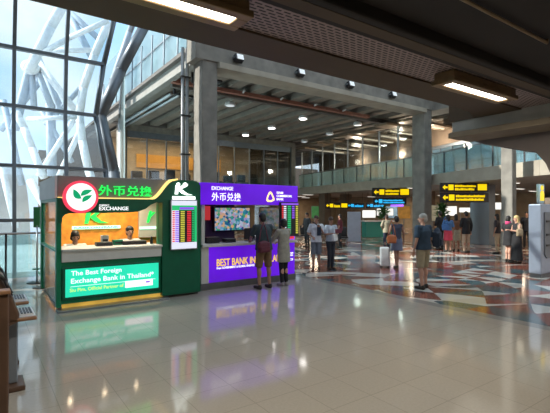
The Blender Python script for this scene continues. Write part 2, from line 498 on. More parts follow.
# columns and the long concrete beam
def column(x0, x1, y0, y1, z1):
    o = MB().box(x0, x1, y0, y1, 0, z1).build('column', M['concrete'], bevel=.03)
    return struct(o)
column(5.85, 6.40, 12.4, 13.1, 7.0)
column(17.5, 18.1, 12.4, 13.1, 7.0)
column(15.15, 15.45, 7.2, 7.6, 6.6)
struct(MB().box(5.6, 19.2, 12.35, 13.1, 6.62, 9).build('concrete_beam', M['concrete'], bevel=.02))
struct(MB().box(6.40, 17.5, 12.25, 13.1, 6.42, 6.62).build('trim_3', M['concrete_pale'], bevel=.01))
struct(MB().box(18.1, 19.2, 0, 13.1, 6.6, 8.9).build('concrete_beam', M['concrete'], bevel=.02))

# upper ceiling beyond the beam: slab, ribs running away, cross beams
struct(MB().box(6.0, 34, 13.1, 60, 7.40, 7.55).build('ceiling', M['duct_dark']))
struct(MB().box(19.2, 23, -5, 13.1, 7.40, 7.55).build('ceiling', M['duct_dark']))
x = 6.6
k = 0
while x < 34:
    struct(MB().box(x, x + .55, 13.4, 34, 7.1 if k % 2 else 7.16, 7.40).build('ceiling_beam', M['rib_grey'], bevel=.02))
    x += 1.15; k += 1
struct(MB().box(6.5, 30, 16.6, 16.85, 6.85, 7.10).build('ceiling_beam', M['duct_dark']))
struct(MB().box(6.4, 18, 16.3, 16.55, 6.95, 7.1).build('trim_4', M['red_strip']))
struct(MB().box(6.2, 6.5, 13.1, 27, 7.0, 7.5).build('slab_edge', M['slab_grey'], bevel=.02))
struct(MB().box(6.2, 22, 26.6, 27.2, 7.12, 7.40).build('ceiling_beam', M['duct_dark']))

# mezzanine: edge line runs from near right to far left
EA, EB, EC = (15.9, 6.6), (18.3, 12.5), (21.3, 27.0)
def shift(p, dx): return (p[0] + dx, p[1])
SLAB = [(15.0, 3.2), EA, EB, EC, (7.0, 27.0), (7.0, 30), (50, 30), (50, 3.2)]
struct(MB().prism(SLAB, 3.0, 3.43).build('mezzanine_slab', M['slab_grey'], bevel=.02))
for a, b in ((EA, EB), (EB, EC), ((15.0, 3.2), EA)):
    struct(MB().obox(shift(a, -.03), shift(b, -.03), .12, 2.96, 3.5).build('slab_edge', M['concrete_pale']))
# under-mezzanine far walls
struct(MB().box(7.0, 15.5, 26.9, 27.2, 0, 3.0).build('wall_behind_kiosks', M['tan_wall']))
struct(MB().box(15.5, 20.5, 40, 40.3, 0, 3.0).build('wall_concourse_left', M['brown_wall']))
struct(MB().box(7, 52, 30, 60, 3.0, 3.2).build('ceiling', M['duct_dark']))
struct(MB().box(36, 36.3, 3, 14, 0, 3.0).build('wall_concourse_right', M['tan_wall']))
for (x, y) in ((21.5, 24.0), (24.2, 24.5), (24.5, 17.0)):
    struct(MB().box(x, x + .7, y, y + .7, 0, 3.0).build('column', M['brown_wall'], bevel=.03))
for (x, y, l) in ((20.6, 10.9, 1.0),):
    struct(MB().box(x, x + .6, y, y + l, 0, 3.0).build('wall_clad_pillar', M['ad_grey'], bevel=.02))
struct(MB().box(22, 22.3, 3, 8.6, 0, 3.0).build('wall_passage', M['tan_wall']))

# railing on the mezzanine edge
def railing(pts, z0, h, label, gap, post_r=.022, mat_g=None, top=True):
    r = thing('glass_railing', (pts[0][0], pts[0][1], z0), label, 'railing')
    g = MB(); t = MB()
    for a, b in zip(pts, pts[1:]):
        g.obox(a, b, .02, z0 + .06, z0 + h - .04)
        t.cone((a[0], a[1], z0 + h), (b[0], b[1], z0 + h), .03, .03)
    g.build('glass_panel', mat_g or M['rail_glass'], r)
    if top: t.build('handrail', M['steel'], r, smooth=True)
    for a, b in zip(pts, pts[1:]):
        a = Vector(a); b = Vector(b); n = max(1, round((b - a).length / gap))
        for i in range(n):
            p = a.lerp(b, (i + .5) / n)
            MB().box(p.x - post_r, p.x + post_r, p.y - .03, p.y + .03, z0, z0 + h).build('post', M['black_metal'], r)
    return r
railing([shift(EA, .15), shift(EB, .15), shift(EC, .1)], 3.45, 1.1, 'glass balustrade with dark posts along the upper floor edge', 1.55)
# tall glass screen set behind the balustrade, one pane and one post each bay
sc0, sc1 = Vector((18.8, 13.6)), Vector((21.6, 26.9))
gs = thing('glass_screen', (sc0.x, sc0.y, 3.45), 'tall clear glass screen with thin pale posts on the upper floor', 'screen')
n = 8
for i in range(n):
    a = sc0.lerp(sc1, i / n); b = sc0.lerp(sc1, (i + 1) / n)
    MB().obox(a, b, .02, 3.45, 6.42).build('glass_panel', M['glass'], gs)
    MB().box(b.x - .035, b.x + .035, b.y - .04, b.y + .04, 3.43, 6.45).build('post', M['steel'], gs)
# daylight window wall behind the right part of the mezzanine, with leaning posts
wa, wb = Vector((19.0, 3.6)), Vector((23.4, 16.0))
struct(MB().obox(wa, wb, .03, 3.43, 5.55).build('window_2', M['frosted']))
for i in range(13):
    p = wa.lerp(wb, i / 12)
    struct(MB().cone((p.x - .08, p.y, 3.43), (p.x + .08, p.y + .28, 5.55), .05, .05, 8).build('window_2_post', M['mullion'], smooth=True))
struct(MB().obox(wa, wb, .16, 5.5, 5.68).build('trim_5', M['mullion']))
struct(MB().obox(wa, wb, .10, 4.42, 4.48).build('trim_6', M['mullion']))
struct(MB().obox((wa.x, wa.y), (wb.x, wb.y), .3, 5.68, 7.75).build('wall_above_window', M['brown_wall']))
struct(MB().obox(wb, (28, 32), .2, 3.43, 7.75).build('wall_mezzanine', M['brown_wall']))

# glass fronted room on the upper floor, straight back behind the kiosks
RX0, RX1, RY = 7.2, 20.6, 27.0
struct(MB().box(RX0 + .2, RX1, 31.5, 31.7, 3.43, 7.1).build('wall_lounge_rear', M['tan_wall']))
struct(MB().box(RX0 + .1, RX1, RY + .1, 31.5, 7.0, 7.1).build('ceiling', M['tan_wall']))
struct(MB().box(RX0 - .2, RX1 + .3, RY - .15, RY + .15, 6.75, 7.12).build('trim_7', M['concrete']))
struct(MB().box(RX0 - .2, RX0 + .35, RY - .15, RY + .3, 3.0, 6.8).build('trim_8', M['concrete']))
struct(MB().box(RX1 - .1, RX1 + .3, RY - .15, RY + .3, 3.43, 6.8).build('trim_9', M['concrete']))
nb = 10
for i in range(nb):
    x0 = RX0 + .35 + (RX1 - .45 - RX0) * i / nb; x1 = RX0 + .35 + (RX1 - .45 - RX0) * (i + 1) / nb
    w = struct(MB().box(x0 + .03, x1 - .03, RY - .02, RY + .02, 3.5, 6.75).build('window_%d' % (3 + i), M['dark_glass'] if i >= 7 else M['glass']))
    struct(MB().box(x1 - .03, x1 + .03, RY - .06, RY + .06, 3.43, 6.75).build('mullion', M['mullion']))
struct(MB().box(RX0, RX1, RY - .05, RY + .05, 6.35, 6.75).build('trim_10', M['mullion']))
area('lounge_light', (12, 29, 6.9), 8, 3, 420, (1, .68, .36))
tag(MB().box(13.9, 15.0, 30.5, 30.6, 5.0, 5.9).box(14.4, 14.5, 30.53, 30.57, 5.9, 7.0).build('red_banner', M['maroon'], bevel=.03), 'dark red panel hanging inside the warm lit lounge', 'panel')
lh = thing('wall_light_panel', (11.5, 31.45, 4.9), 'glowing amber artwork panel on the lounge rear wall', 'panel')
MB().box(9.5, 16.5, 31.38, 31.5, 4.9, 5.9).build('panel', emit('amber', (.9, .42, .08), .32, .6, .9), lh)
for i in range(9):
    sx = 8.6 + i * 1.15
    s = thing('lounge_chair', (sx, 27.9, 3.43), 'dark upholstered lounge seat behind the upper glass wall', 'seat', 'dark lounge seats behind the upper glass')
    MB().box(sx - .38, sx + .38, 27.6, 28.3, 3.46, 3.85).build('seat', M['navy'], s, bevel=.08)
    MB().box(sx - .38, sx + .38, 28.2, 28.45, 3.5, 4.35 + .1 * (i % 3)).build('backrest', M['navy'], s, bevel=.08)
for i, (lx, lz) in enumerate(((9.2, 6.9), (12.6, 6.9), (14.2, 6.9), (17.0, 6.9))):
    MBo = MB().lathe([(.14, 0), (.14, .05), (.08, .09)], (lx, 28.3, 6.88))
    tag(MBo.build('lounge_downlight', M['warm_glow'], smooth=True), 'small warm downlight in the lounge ceiling behind glass', 'downlight', 'lounge ceiling downlights')

# upper walkway side glazing above the slab edge (seen left of the first column)
uw = thing('walkway_screen', (6.25, 13.2, 7.6), 'bright glass side screen of the walkway above, left of the concrete column', 'screen')
MB().box(6.18, 6.22, 13.2, 27, 7.6, 10.4).build('glass_panel', M['frosted'], uw)
MB().box(6.16, 6.26, 13.2, 27, 8.70, 8.75).build('handrail', M['steel'], uw)
for i in range(10):
    y = 13.6 + i * 1.45
    MB().cone((6.08, y, 7.4), (6.08, y - .1, 9.3), .035, .03, 8).build('post', M['mullion'], uw)
struct(MB().box(6.1, 6.3, 13.1, 27, 7.42, 7.6).build('slab_edge', M['concrete_pale'], bevel=.02))
for (y, z) in ((15, 10.5), (18, 10.5), (21, 10.5), (24, 10.5)):
    struct(MB().cone((6.4, y, 7.8), (8.4, y - 1.5, 11.6), .12, .12, 8).build('roof_strut', M['truss'], smooth=True))

# ------------------------------------------------------------------ glazed barrel facade, left
PR = [(13.0, 0), (13.1, 1.5), (13.3, 2.97), (13.5, 4.62), (13.35, 6.16), (12.9, 7.7), (11.0, 8.8), (8.3, 9.0)]
GX = [-4.0, -3.0, -1.75, -.5, .75, 2.02, 3.2]
def glass_end(z):
    K_ = [(0, 3.2), (2.97, 3.10), (4.62, 2.86), (6.16, 3.05), (7.7, 3.3), (9.1, 3.6)]
    for (a, xa), (b, xb) in zip(K_, K_[1:]):
        if z <= b: return xa + (xb - xa) * (z - a) / (b - a)
    return 3.6
for i in range(len(GX) - 1):
    mb = MB()
    for (a, b) in zip(PR, PR[1:]):
        x0, x1 = GX[i] + .03, GX[i + 1] - .03
        xa, xb = (glass_end(a[1]), glass_end(b[1])) if i == len(GX) - 2 else (x1, x1)
        mb.add([(x0, a[0], a[1]), (xa, a[0], a[1]), (xb, b[0], b[1]), (x0, b[0], b[1])], [(0, 1, 2, 3)])
    o = struct(mb.build('window_1', M['glass'], smooth=False))
    so = o.modifiers.new('thick', 'SOLIDIFY'); so.thickness = .012
for gx in GX[1:-1]:
    mb = MB()
    for (a, b) in zip(PR, PR[1:]):
        mb.side([(a[0] - .10, a[1]), (a[0] + .06, a[1]), (b[0] + .06, b[1]), (b[0] - .10, b[1])], gx - .045, gx + .045)
    struct(mb.build('window_1_mullion', M['mullion']))
for (y, z) in PR[1:]:
    struct(MB().box(-4, glass_end(z), y - .09, y + .07, z - .045, z + .045).build('window_1_transom', M['mullion'], bevel=.01))
# end rib of the vault, thick and dark, with a lighter twin
struct(MB().tube([(3.2, 13.0, 0), (3.10, 13.3, 2.97), (2.86, 13.5, 4.62), (3.05, 13.35, 6.16), (3.3, 12.9, 7.7), (3.6, 11.0, 8.8)], .075, 10).build('arch_rib', M['mullion'], smooth=True))
struct(MB().tube([(3.55, 13.4, 0), (3.42, 13.6, 2.97), (3.05, 13.75, 4.70), (3.62, 13.6, 6.16), (4.25, 13.2, 7.6), (5.1, 12.6, 9.2)], .17, 8).build('arch_rib', M['mullion'], smooth=True))
struct(MB().tube([(3.42, 14.4, 2.97), (3.25, 14.6, 4.70), (3.62, 14.4, 6.16), (4.0, 14.0, 7.6), (4.5, 13.6, 9.2)], .10, 8).build('arch_rib', M['truss_far'], smooth=True))
struct(MB().obox((4.2, 15.3), (7.1, 27), .04, 0, 7.0).build('window_20', M['frosted']))
struct(MB().obox((4.2, 15.3), (7.1, 27), .16, 7.0, 7.15).build('trim_11', M['mullion']))
struct(MB().cone((7.15, 26.6, 0), (7.15, 26.6, 7.0), .22, .22, 20).build('column', M['truss'], smooth=True))

# railing in front of the facade
railing([(-3.9, 12.45), (3.2, 12.45)], 0, 1.18, 'steel and glass railing in front of the tall left window', 1.6)

# exterior trusses beyond the glass
def pipe(px, r, m, name='truss_tube'):
    P = [at(*p) for p in px]
    mb = MB()
    mb.tube(P, r)
    return mb
tr = thing('roof_truss', (0, 20, 0), 'white steel tube truss arching outside beyond the tall window', 'truss')
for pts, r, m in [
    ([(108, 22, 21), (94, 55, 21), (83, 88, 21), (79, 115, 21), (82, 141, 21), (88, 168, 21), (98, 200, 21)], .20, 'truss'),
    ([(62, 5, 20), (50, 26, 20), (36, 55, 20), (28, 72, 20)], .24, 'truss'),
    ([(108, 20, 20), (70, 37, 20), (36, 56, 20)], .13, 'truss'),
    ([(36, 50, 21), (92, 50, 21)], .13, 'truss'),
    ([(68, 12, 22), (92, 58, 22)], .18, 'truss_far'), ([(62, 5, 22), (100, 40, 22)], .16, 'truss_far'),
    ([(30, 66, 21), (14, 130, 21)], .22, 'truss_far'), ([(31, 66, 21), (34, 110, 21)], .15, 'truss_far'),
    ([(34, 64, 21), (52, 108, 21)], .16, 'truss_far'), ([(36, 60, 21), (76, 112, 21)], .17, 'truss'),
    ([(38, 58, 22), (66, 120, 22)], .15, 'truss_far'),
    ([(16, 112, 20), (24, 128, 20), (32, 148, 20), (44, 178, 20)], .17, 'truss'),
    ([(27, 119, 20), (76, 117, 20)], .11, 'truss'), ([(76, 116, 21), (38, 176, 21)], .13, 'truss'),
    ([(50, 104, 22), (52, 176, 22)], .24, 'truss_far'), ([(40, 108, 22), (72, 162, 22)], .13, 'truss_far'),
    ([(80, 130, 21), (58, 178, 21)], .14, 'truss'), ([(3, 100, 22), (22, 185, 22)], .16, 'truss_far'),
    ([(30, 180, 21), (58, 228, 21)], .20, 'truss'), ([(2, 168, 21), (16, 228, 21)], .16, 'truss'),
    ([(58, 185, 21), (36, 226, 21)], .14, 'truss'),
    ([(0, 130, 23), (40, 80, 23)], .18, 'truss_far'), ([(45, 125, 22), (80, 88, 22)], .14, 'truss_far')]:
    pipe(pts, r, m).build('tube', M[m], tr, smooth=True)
MB().ball(at(30, 67, 20.6), (.42, .3, .36)).build('node_plate', M['truss'], tr, smooth=True)
struct(MB().box(-40, 3, 14.2, 90, -.6, -.3).build('ground', M['membrane']))
# neighbouring membrane vault far outside
mb = MB()
N_ = 16
vs = []
for i in range(N_ + 1):
    t = PI * i / N_
    for x in (-45, 2.5):
        vs.append((x, 40 - 11 * math.cos(t), 5.6 * math.sin(t) - .5))
mb.add(vs, [(2 * i, 2 * i + 1, 2 * i + 3, 2 * i + 2) for i in range(N_)])
o = mb.build('membrane_vault', M['membrane'], smooth=True); so = o.modifiers.new('t', 'SOLIDIFY'); so.thickness = .1
tag(o, 'pale curved membrane roof of the neighbouring hall outside the window', 'roof')

# vertical pipes beside the first column
pp = thing('pipe_run', (5.62, 13.3, 0), 'pair of vertical service pipes beside the first concrete column', 'pipes')
for dx in (0, .16):
    MB().cone((5.54 + dx, 13.25, 0), (5.54 + dx, 13.25, 7.2), .055, .055).build('pipe', M['pipe_steel'], pp, smooth=True)
for z in (3.6, 4.9, 6.2):
    MB().box(5.46, 5.80, 13.18, 13.32, z, z + .05).build('bracket', M['black_metal'], pp)
for i, (y, dx) in enumerate(((14.6, 0), (15.3, .05), (17.3, .1))):
    tag(MB().tube([(6.75 + dx, y, 7.17), (6.75 + dx, y, 6.78), (7.7 + dx, y, 6.78), (7.7 + dx, y + .5, 6.78)], .05).build('bent_pipe', M['black_metal'], smooth=True),
        'dark bent service pipe hanging under the upper slab', 'pipe', 'bent pipes under the upper slab')
for i in range(2):
    tag(MB().tube([(7.0 + .35 * i, 18.0, 6.95), (7.0 + .35 * i, 26.5, 6.95)], .1).build('duct_pipe', M['steel'], smooth=True),
        'long pale pipe under the upper slab behind the column', 'pipe', 'long pipes under the upper slab')

# ================================================================== LAMPS
def fluoro(x0, label):
    r = thing('ceiling_light', (x0, 2.6, 3.26), label, 'ceiling light', None)
    w = 1.32
    mb = MB().box(x0, x0 + w, 2.49, 2.73, 3.17, 3.26)
    mb.build('housing', M['fixture_brown'], r, bevel=.015)
    mb = MB().box(x0 - .02, x0 + w + .02, 2.47, 2.55, 3.13, 3.18).box(x0 - .02, x0 + w + .02, 2.67, 2.75, 3.13, 3.18)
    mb.box(x0 - .02, x0 + .07, 2.55, 2.67, 3.13, 3.18).box(x0 + w - .07, x0 + w + .02, 2.55, 2.67, 3.13, 3.18)
    mb.build('frame', M['fixture_brown'], r, bevel=.008)
    MB().box(x0 + .07, x0 + w - .07, 2.55, 2.67, 3.145, 3.165).build('diffuser', M['lamp_white'], r)
    a = area('lamp', (x0 + w / 2, 2.61, 3.12), 1.1, .11, 58, (1, .88, .70)); a.parent = r; a.location = (w / 2, .01, -.14)
fluoro(.22, 'lit fluorescent fixture with brown frame at the top left of the ceiling')
fluoro(4.02, 'lit fluorescent fixture with brown frame under the ceiling at right')

def downlight(x, y, on):
    n = 'glowing round downlight in the dark upper ceiling' if on else 'unlit pale round downlight in the dark upper ceiling'
    r = thing('downlight', (x, y, 7.1), n, 'downlight', 'lit downlights' if on else 'unlit downlights')
    MB().lathe([(.26, 0), (.28, .03), (.22, .2), (.05, .24)], (x, y, 6.95)).build('housing', M['white_paint'], r, smooth=True)
    MB().lathe([(.21, 0), (.21, .02)], (x, y, 6.935)).build('lamp_lens', M['lamp_down'] if on else M['lamp_dim'], r)  # unlit lenses still have a weak glow put into their material
    MB().cone((x, y, 7.1), (x, y, 7.41), .02, .02).build('stem', M['black_metal'], r)
    if on:
        s = spot('lamp', (0, 0, -.3), 260, (1, .93, .85), 110); s.parent = r
for x, y in ((15.2, 25.2), (15.2, 22.0), (15.1, 18.7)): downlight(x, y, True)
for x, y in ((20.4, 25.1), (19.8, 21.6), (19.0, 18.2), (10.2, 22.0), (10.2, 18.4)): downlight(x, y, False)

def floodlight(x):
    r = thing('floodlight', (x, 12.35, 6.87), 'small black floodlight on the concrete beam', 'floodlight', 'floodlights on the concrete beam')
    mb = MB().side([(12.12, 6.80), (12.28, 6.72), (12.34, 6.92), (12.18, 7.00)], x - .16, x + .16)
    mb.build('housing', M['dark_plastic'], r, bevel=.01)
    MB().side([(12.105, 6.81), (12.118, 6.805), (12.175, 6.98), (12.162, 6.985)], x - .10, x + .14).build('lens', M['lamp_dim'], r)
    MB().box(x - .18, x - .16, 12.2, 12.36, 6.84, 6.90).box(x + .16, x + .18, 12.2, 12.36, 6.84, 6.90).build('bracket', M['steel'], r)
for x in (7.1, 9.75, 12.35, 15.0): floodlight(x)

# slim strip lamps under the ribs and glowing bars imitating reflected streaks upstairs
for i, (x, y, l) in enumerate(((7.6, 16.0, 1.1), (9.6, 16.0, 1.1), (11.7, 16.0, 1.1), (13.8, 16.0, 1.1), (15.8, 16.0, 1.1))):
    tag(MB().cone((x, y, 7.05), (x + .35, y + l, 7.05), .045, .045, 8).build('strip_lamp', M['white_paint'], smooth=True),
        'slim pale tube lamp under the upper ceiling beyond the beam', 'lamp', 'slim tube lamps under the upper ceiling')
rs = [(20.2, 14.3, 1.9), (21.0, 18.0, 1.9), (20.6, 19.4, 3.2), (21.6, 21.2, 3), (22.2, 23.6, 2.6), (21.9, 25.4, 3), (20.2, 16.6, 2.8)]
for x, y in ((21.6, 15), (24, 19), (25, 24)):  # unseen point fills added to brighten the upper hall
    d_ = bpy.data.lights.new('hall_fill', 'POINT'); d_.energy = 260; d_.color = (1, .86, .68); d_.shadow_soft_size = .2
    o_ = bpy.data.objects.new('hall_fill', d_); C.collection.objects.link(o_); o_.location = (x, y, 5.6)
for i, (x, y, l) in enumerate(rs):  # bars glow in place of reflected streaks, not lamp fittings
    tag(MB().box(x, x + l, y, y + .10, 6.44, 6.5).build('streak_bar', M['warm_glow']),
        'long warm glowing bar imitating a reflected light streak behind the glass screen', 'lamp', 'glowing streak bars over the upper floor')
for i in range(7):
    y = 14 + i * 1.9
    struct(MB().box(18.6 + i * .35, 34, y, y + .9, 6.5 + .12 * (i % 2), 6.62 + .12 * (i % 2)).build('ceiling_panel', mat('bronze_panel', (.26, .20, .14), .35, .5)))

# under-mezzanine lamps (concourse)
cp = [(19.5, 14.5), (22.5, 18.5), (21.5, 26), (26, 22), (28.5, 16), (24, 30), (30, 27), (27, 33), (25, 11.5), (29, 12.5), (33, 17), (32, 21), (23, 34), (19, 9), (18.2, 5.5)]
for i, (x, y) in enumerate(cp):
    r = thing('concourse_lamp', (x, y, 3.0), 'bright flat lamp under the low concourse ceiling', 'ceiling lamp', 'lamps under the concourse ceiling')
    MB().box(x - .5, x + .5, y - .09, y + .09, 2.94, 3.0).build('housing', M['white_paint'], r)
    MB().box(x - .45, x + .45, y - .07, y + .07, 2.925, 2.94).build('diffuser', M['shop_white'], r)
for x, y in ((21.5, 16), (27, 20), (24, 28), (28, 13), (19.5, 7.5), (27, 33), (31, 25)):
    area('concourse_light', (x, y, 2.9), 1.2, 1.2, 110, (1, .80, .58))

# ================================================================== GREEN KIOSK
gk = thing('green_kiosk', (2.5, 9.2, 0), 'green currency exchange kiosk with an orange inner wall and round leaf emblem', 'kiosk')
Y0 = 8.25
MB().box(1.17, 3.82, 8.30, 10.6, 0, .06).build('plinth', M['plinth'], gk)
MB().box(1.10, 3.1, 8.06, 8.30, 0, .035).build('kick_rail', M['steel'], gk, bevel=.005)
MB().box(1.2, 3.05, 8.285, 8.30, .035, .105).build('kick_light', M['gold_led_low'], gk)
# front apron with cut for the light box
MB().box(1.14, 3.0, Y0, Y0 + .12, .11, .88).build('apron', M['kgreen'], gk, bevel=.006)
MB().box(1.19, 2.97, Y0 - .05, Y0 + .02, .19, .765).build('light_box_frame', M['kgreen_dark'], gk, bevel=.01)
lb = MB().box(1.24, 2.92, Y0 - .06, Y0 - .045, .235, .73).build('light_box', M['panel_mint'], gk)
lettering('lettering', 'The Best Foreign', M['text_white'], lb, 1.33, 2.20, .585, .695, Y0 - .066, .008, .006)
lettering('lettering', 'Exchange Bank in Thailand*', M['text_white'], lb, 1.33, 2.82, .445, .565, Y0 - .066, .008, .006)
lettering('lettering', 'Siu Pim, Official Partner of', M['text_lime'], lb, 1.31, 2.24, .315, .385, Y0 - .066, .008, .008)
MB().box(1.32, 2.85, Y0 - .068, Y0 - .062, .415, .421).build('rule_line', M['text_white'], lb)
MB().box(2.27, 2.80, Y0 - .07, Y0 - .06, .30, .425).build('white_label', M['text_white'], lb)
MB().box(2.66, 2.74, Y0 - .074, Y0 - .07, .36, .39).build('label_mark', M['rate_violet'], lb)
# counter
MB().box(1.18, 2.99, Y0 - .10, 8.95, 1.045, 1.085).build('countertop', M['counter_grey'], gk, bevel=.008)
MB().box(1.18, 2.98, Y0 - .06, Y0 + .1, .86, 1.045).build('counter_front', M['counter_grey'], gk)
# posts, header
MB().box(1.10, 1.18, Y0 - .03, Y0 + .12, .06, 2.0).build('corner_post', M['kgreen'], gk, bevel=.01)
MB().box(1.10, 1.18, 10.45, 10.6, .06, 2.4).build('corner_post', M['kgreen'], gk, bevel=.01)
# header band with rounded lower corners of the opening
hd = [(1.12, 1.99), (1.12, 1.55), (1.18, 1.55), (1.19, 1.65), (1.23, 1.70), (1.30, 1.725), (2.30, 1.735), (2.52, 1.75), (2.66, 1.80), (2.76, 1.88), (2.86, 1.925),
      (3.0, 1.93), (3.0, 1.99)]
MB().plate(hd, Y0 - .05, Y0 + .1).build('header_band', M['kgreen_dark'], gk)
MB().box(1.12, 3.15, Y0 + .02, Y0 + .14, 1.99, 2.395).build('fascia', M['kgrey'], gk, bevel=.01)
# swooping green pylon at right with gold lit edge
sw = []
for i in range(13):
    t = i / 12
    sx = 2.80 + .44 * t; sz = 1.99 + .385 * (3 * t * t - 2 * t ** 3)
    sw.append((sx, sz))
py_ = [(2.99, .06), (2.99, 1.93), (2.90, 1.92), (2.80, 1.96)] + sw + [(3.32, 2.395), (3.66, 2.395), (3.78, 2.36), (3.82, 2.28), (3.82, .06)]
MB().plate(py_, Y0 - .07, Y0 + .16).build('pylon', M['kgreen_dark'], gk)
gold = [(p[0] - .035, p[1] + .03) for p in sw] + [(3.32, 2.425), (3.32, 2.395)] + [(p[0], p[1]) for p in reversed(sw)]
MB().plate(gold, Y0 - .06, Y0 + .1).build('gold_edge', M['gold_led'], gk)
MB().box(1.12, 2.82, Y0 - .02, Y0 + .02, 1.992, 2.012).build('gold_line', M['gold_led'], gk)
# emblem
def disc(mb, cx, cz, r, y0, y1, n=40):
    return mb.plate([(cx + r * math.cos(2 * PI * i / n), cz + r * math.sin(2 * PI * i / n)) for i in range(n)], y0, y1)
em = disc(MB(), 1.476, 2.015, .288, Y0 - .16, Y0 - .05).build('emblem', M['ring_red'], gk)
disc(MB(), 1.476, 2.015, .243, Y0 - .175, Y0 - .16).build('emblem_face', M['disk_white'], em)
def leaf(mb, ax, az, bx, bz, w, y0, y1):
    a = Vector((ax, az)); b = Vector((bx, bz)); n = Vector((-(b - a).y, (b - a).x)).normalized()
    P = []
    for i in range(9):
        t = i / 8; P.append(a.lerp(b, t) + n * w * math.sin(PI * t ** .8))
    for i in range(1, 8):
        t = 1 - i / 8; P.append(a.lerp(b, t) - n * w * .35 * math.sin(PI * t))
    return mb.plate([(p.x, p.y) for p in P], y0, y1)
lf = MB()
leaf(lf, 1.475, 1.985, 1.345, 2.15, .075, Y0 - .185, Y0 - .175)
leaf(lf, 1.465, 2.03, 1.655, 2.14, .065, Y0 - .185, Y0 - .175)
leaf(lf, 1.49, 1.92, 1.655, 2.05, .06, Y0 - .185, Y0 - .175)
lf.build('leaf_mark', M['leaf_green'], em)
lettering('lettering', '外币兑换', M['green_led'], gk, 1.80, 2.80, 2.05, 2.245, Y0 - .01, .03, .004)
lettering('lettering', 'CURRENCY', M['text_white'], gk, 1.80, 1.98, 1.855, 1.885, Y0 - .055, .008, .01)
lettering('lettering', 'EXCHANGE', M['text_white'], gk, 1.80, 2.33, 1.775, 1.845, Y0 - .055, .008, .016)
# running figure like K mark on the pylon
km = MB()
km.plate([(3.25, 2.10), (3.31, 2.10), (3.33, 2.29), (3.27, 2.29)], Y0 - .10, Y0 - .07)
km.plate([(3.33, 2.19), (3.47, 2.25), (3.53, 2.30), (3.47, 2.31), (3.33, 2.25)], Y0 - .10, Y0 - .07)
km.plate([(3.32, 2.19), (3.38, 2.21), (3.52, 2.115), (3.64, 2.09), (3.50, 2.085), (3.40, 2.12)], Y0 - .10, Y0 - .07)
disc(km, 3.32, 2.305, .035, Y0 - .10, Y0 - .07, 16)
disc(km, 3.47, 2.30, .045, Y0 - .10, Y0 - .07, 16)
km.box(3.20, 3.69, Y0 - .10, Y0 - .07, 1.995, 2.06)
km.build('bank_mark', M['white_led'], gk)
# inner back wall and glowing K
MB().box(1.18, 3.80, 10.5, 10.6, .06, 2.39).build('rear_wall', M['kiosk_orange'], gk)
MB().box(3.72, 3.82, 8.4, 10.5, .06, 2.36).build('side_wall', M['kgreen'], gk)
MB().box(2.98, 3.10, 8.4, 8.5, .06, 1.93).build('inner_post', M['kgreen'], gk)
MB().box(1.12, 3.82, 8.35, 10.6, 2.36, 2.40).build('roof', M['kgrey'], gk)
kk = MB()
kk.plate([(1.98, 1.46), (2.06, 1.46), (2.14, 1.80), (2.04, 1.80)], 10.45, 10.49)
kk.plate([(2.08, 1.60), (2.32, 1.80), (2.42, 1.80), (2.18, 1.60)], 10.45, 10.49)
kk.plate([(2.10, 1.62), (2.20, 1.66), (2.34, 1.52), (2.52, 1.47), (2.30, 1.47), (2.18, 1.53)], 10.45, 10.49)
kk.build('bank_mark', M['leaf_green'], gk).data.materials[0] = emit('k_green', (.03, .75, .12), 1.1)
MB().box(1.72, 2.78, 10.45, 10.49, 1.335, 1.405).build('nameplate', M['mint_led'], gk)
lettering('lettering', 'KASIKORNBANK', M['leaf_green'], gk, 1.76, 2.74, 1.35, 1.392, 10.44, .006, .01)
pn = MB().box(3.22, 3.70, 10.40, 10.49, 1.1, 2.3).build('side_sign', M['counter_grey'], gk)
MB().plate([(3.40, 1.46), (3.45, 1.46), (3.50, 1.60), (3.62, 1.72), (3.56, 1.72), (3.50, 1.65), (3.53, 1.75), (3.47, 1.75)], 10.38, 10.40).build('side_mark', M['green_led'], pn)
MB().box(3.22, 3.68, 10.38, 10.40, 1.30, 1.36).build('side_line', M['mint_led'], pn)
# left glass side
MB().box(1.125, 1.14, 8.35, 10.45, .1, 1.95).build('side_glass', M['glass'], gk)
MB().box(1.08, 1.14, 8.28, 10.6, 1.99, 2.39).build('side_fascia', M['white_paint'], gk)
MB().box(1.10, 1.16, 8.35, 10.45, 1.93, 1.99).build('side_rail', M['kgreen'], gk)
MB().box(1.10, 1.16, 8.35, 10.45, 1.03, 1.07).build('side_rail', M['kgreen'], gk)
for lx in (1.6, 2.3, 3.0):
    spot('kiosk_spot', (lx, 8.95, 2.33), 50, (1, .88, .70), 150, .04)  # extra front row without fittings, added to light the clerks
    spot('kiosk_spot', (lx, 9.9, 2.33), 55, (1, .76, .50), 140, .04)
    q = MB().lathe([(.06, 0), (.07, .03)], (lx, 9.75, 2.335), 16).build('downlight', M['gold_led'], gk)


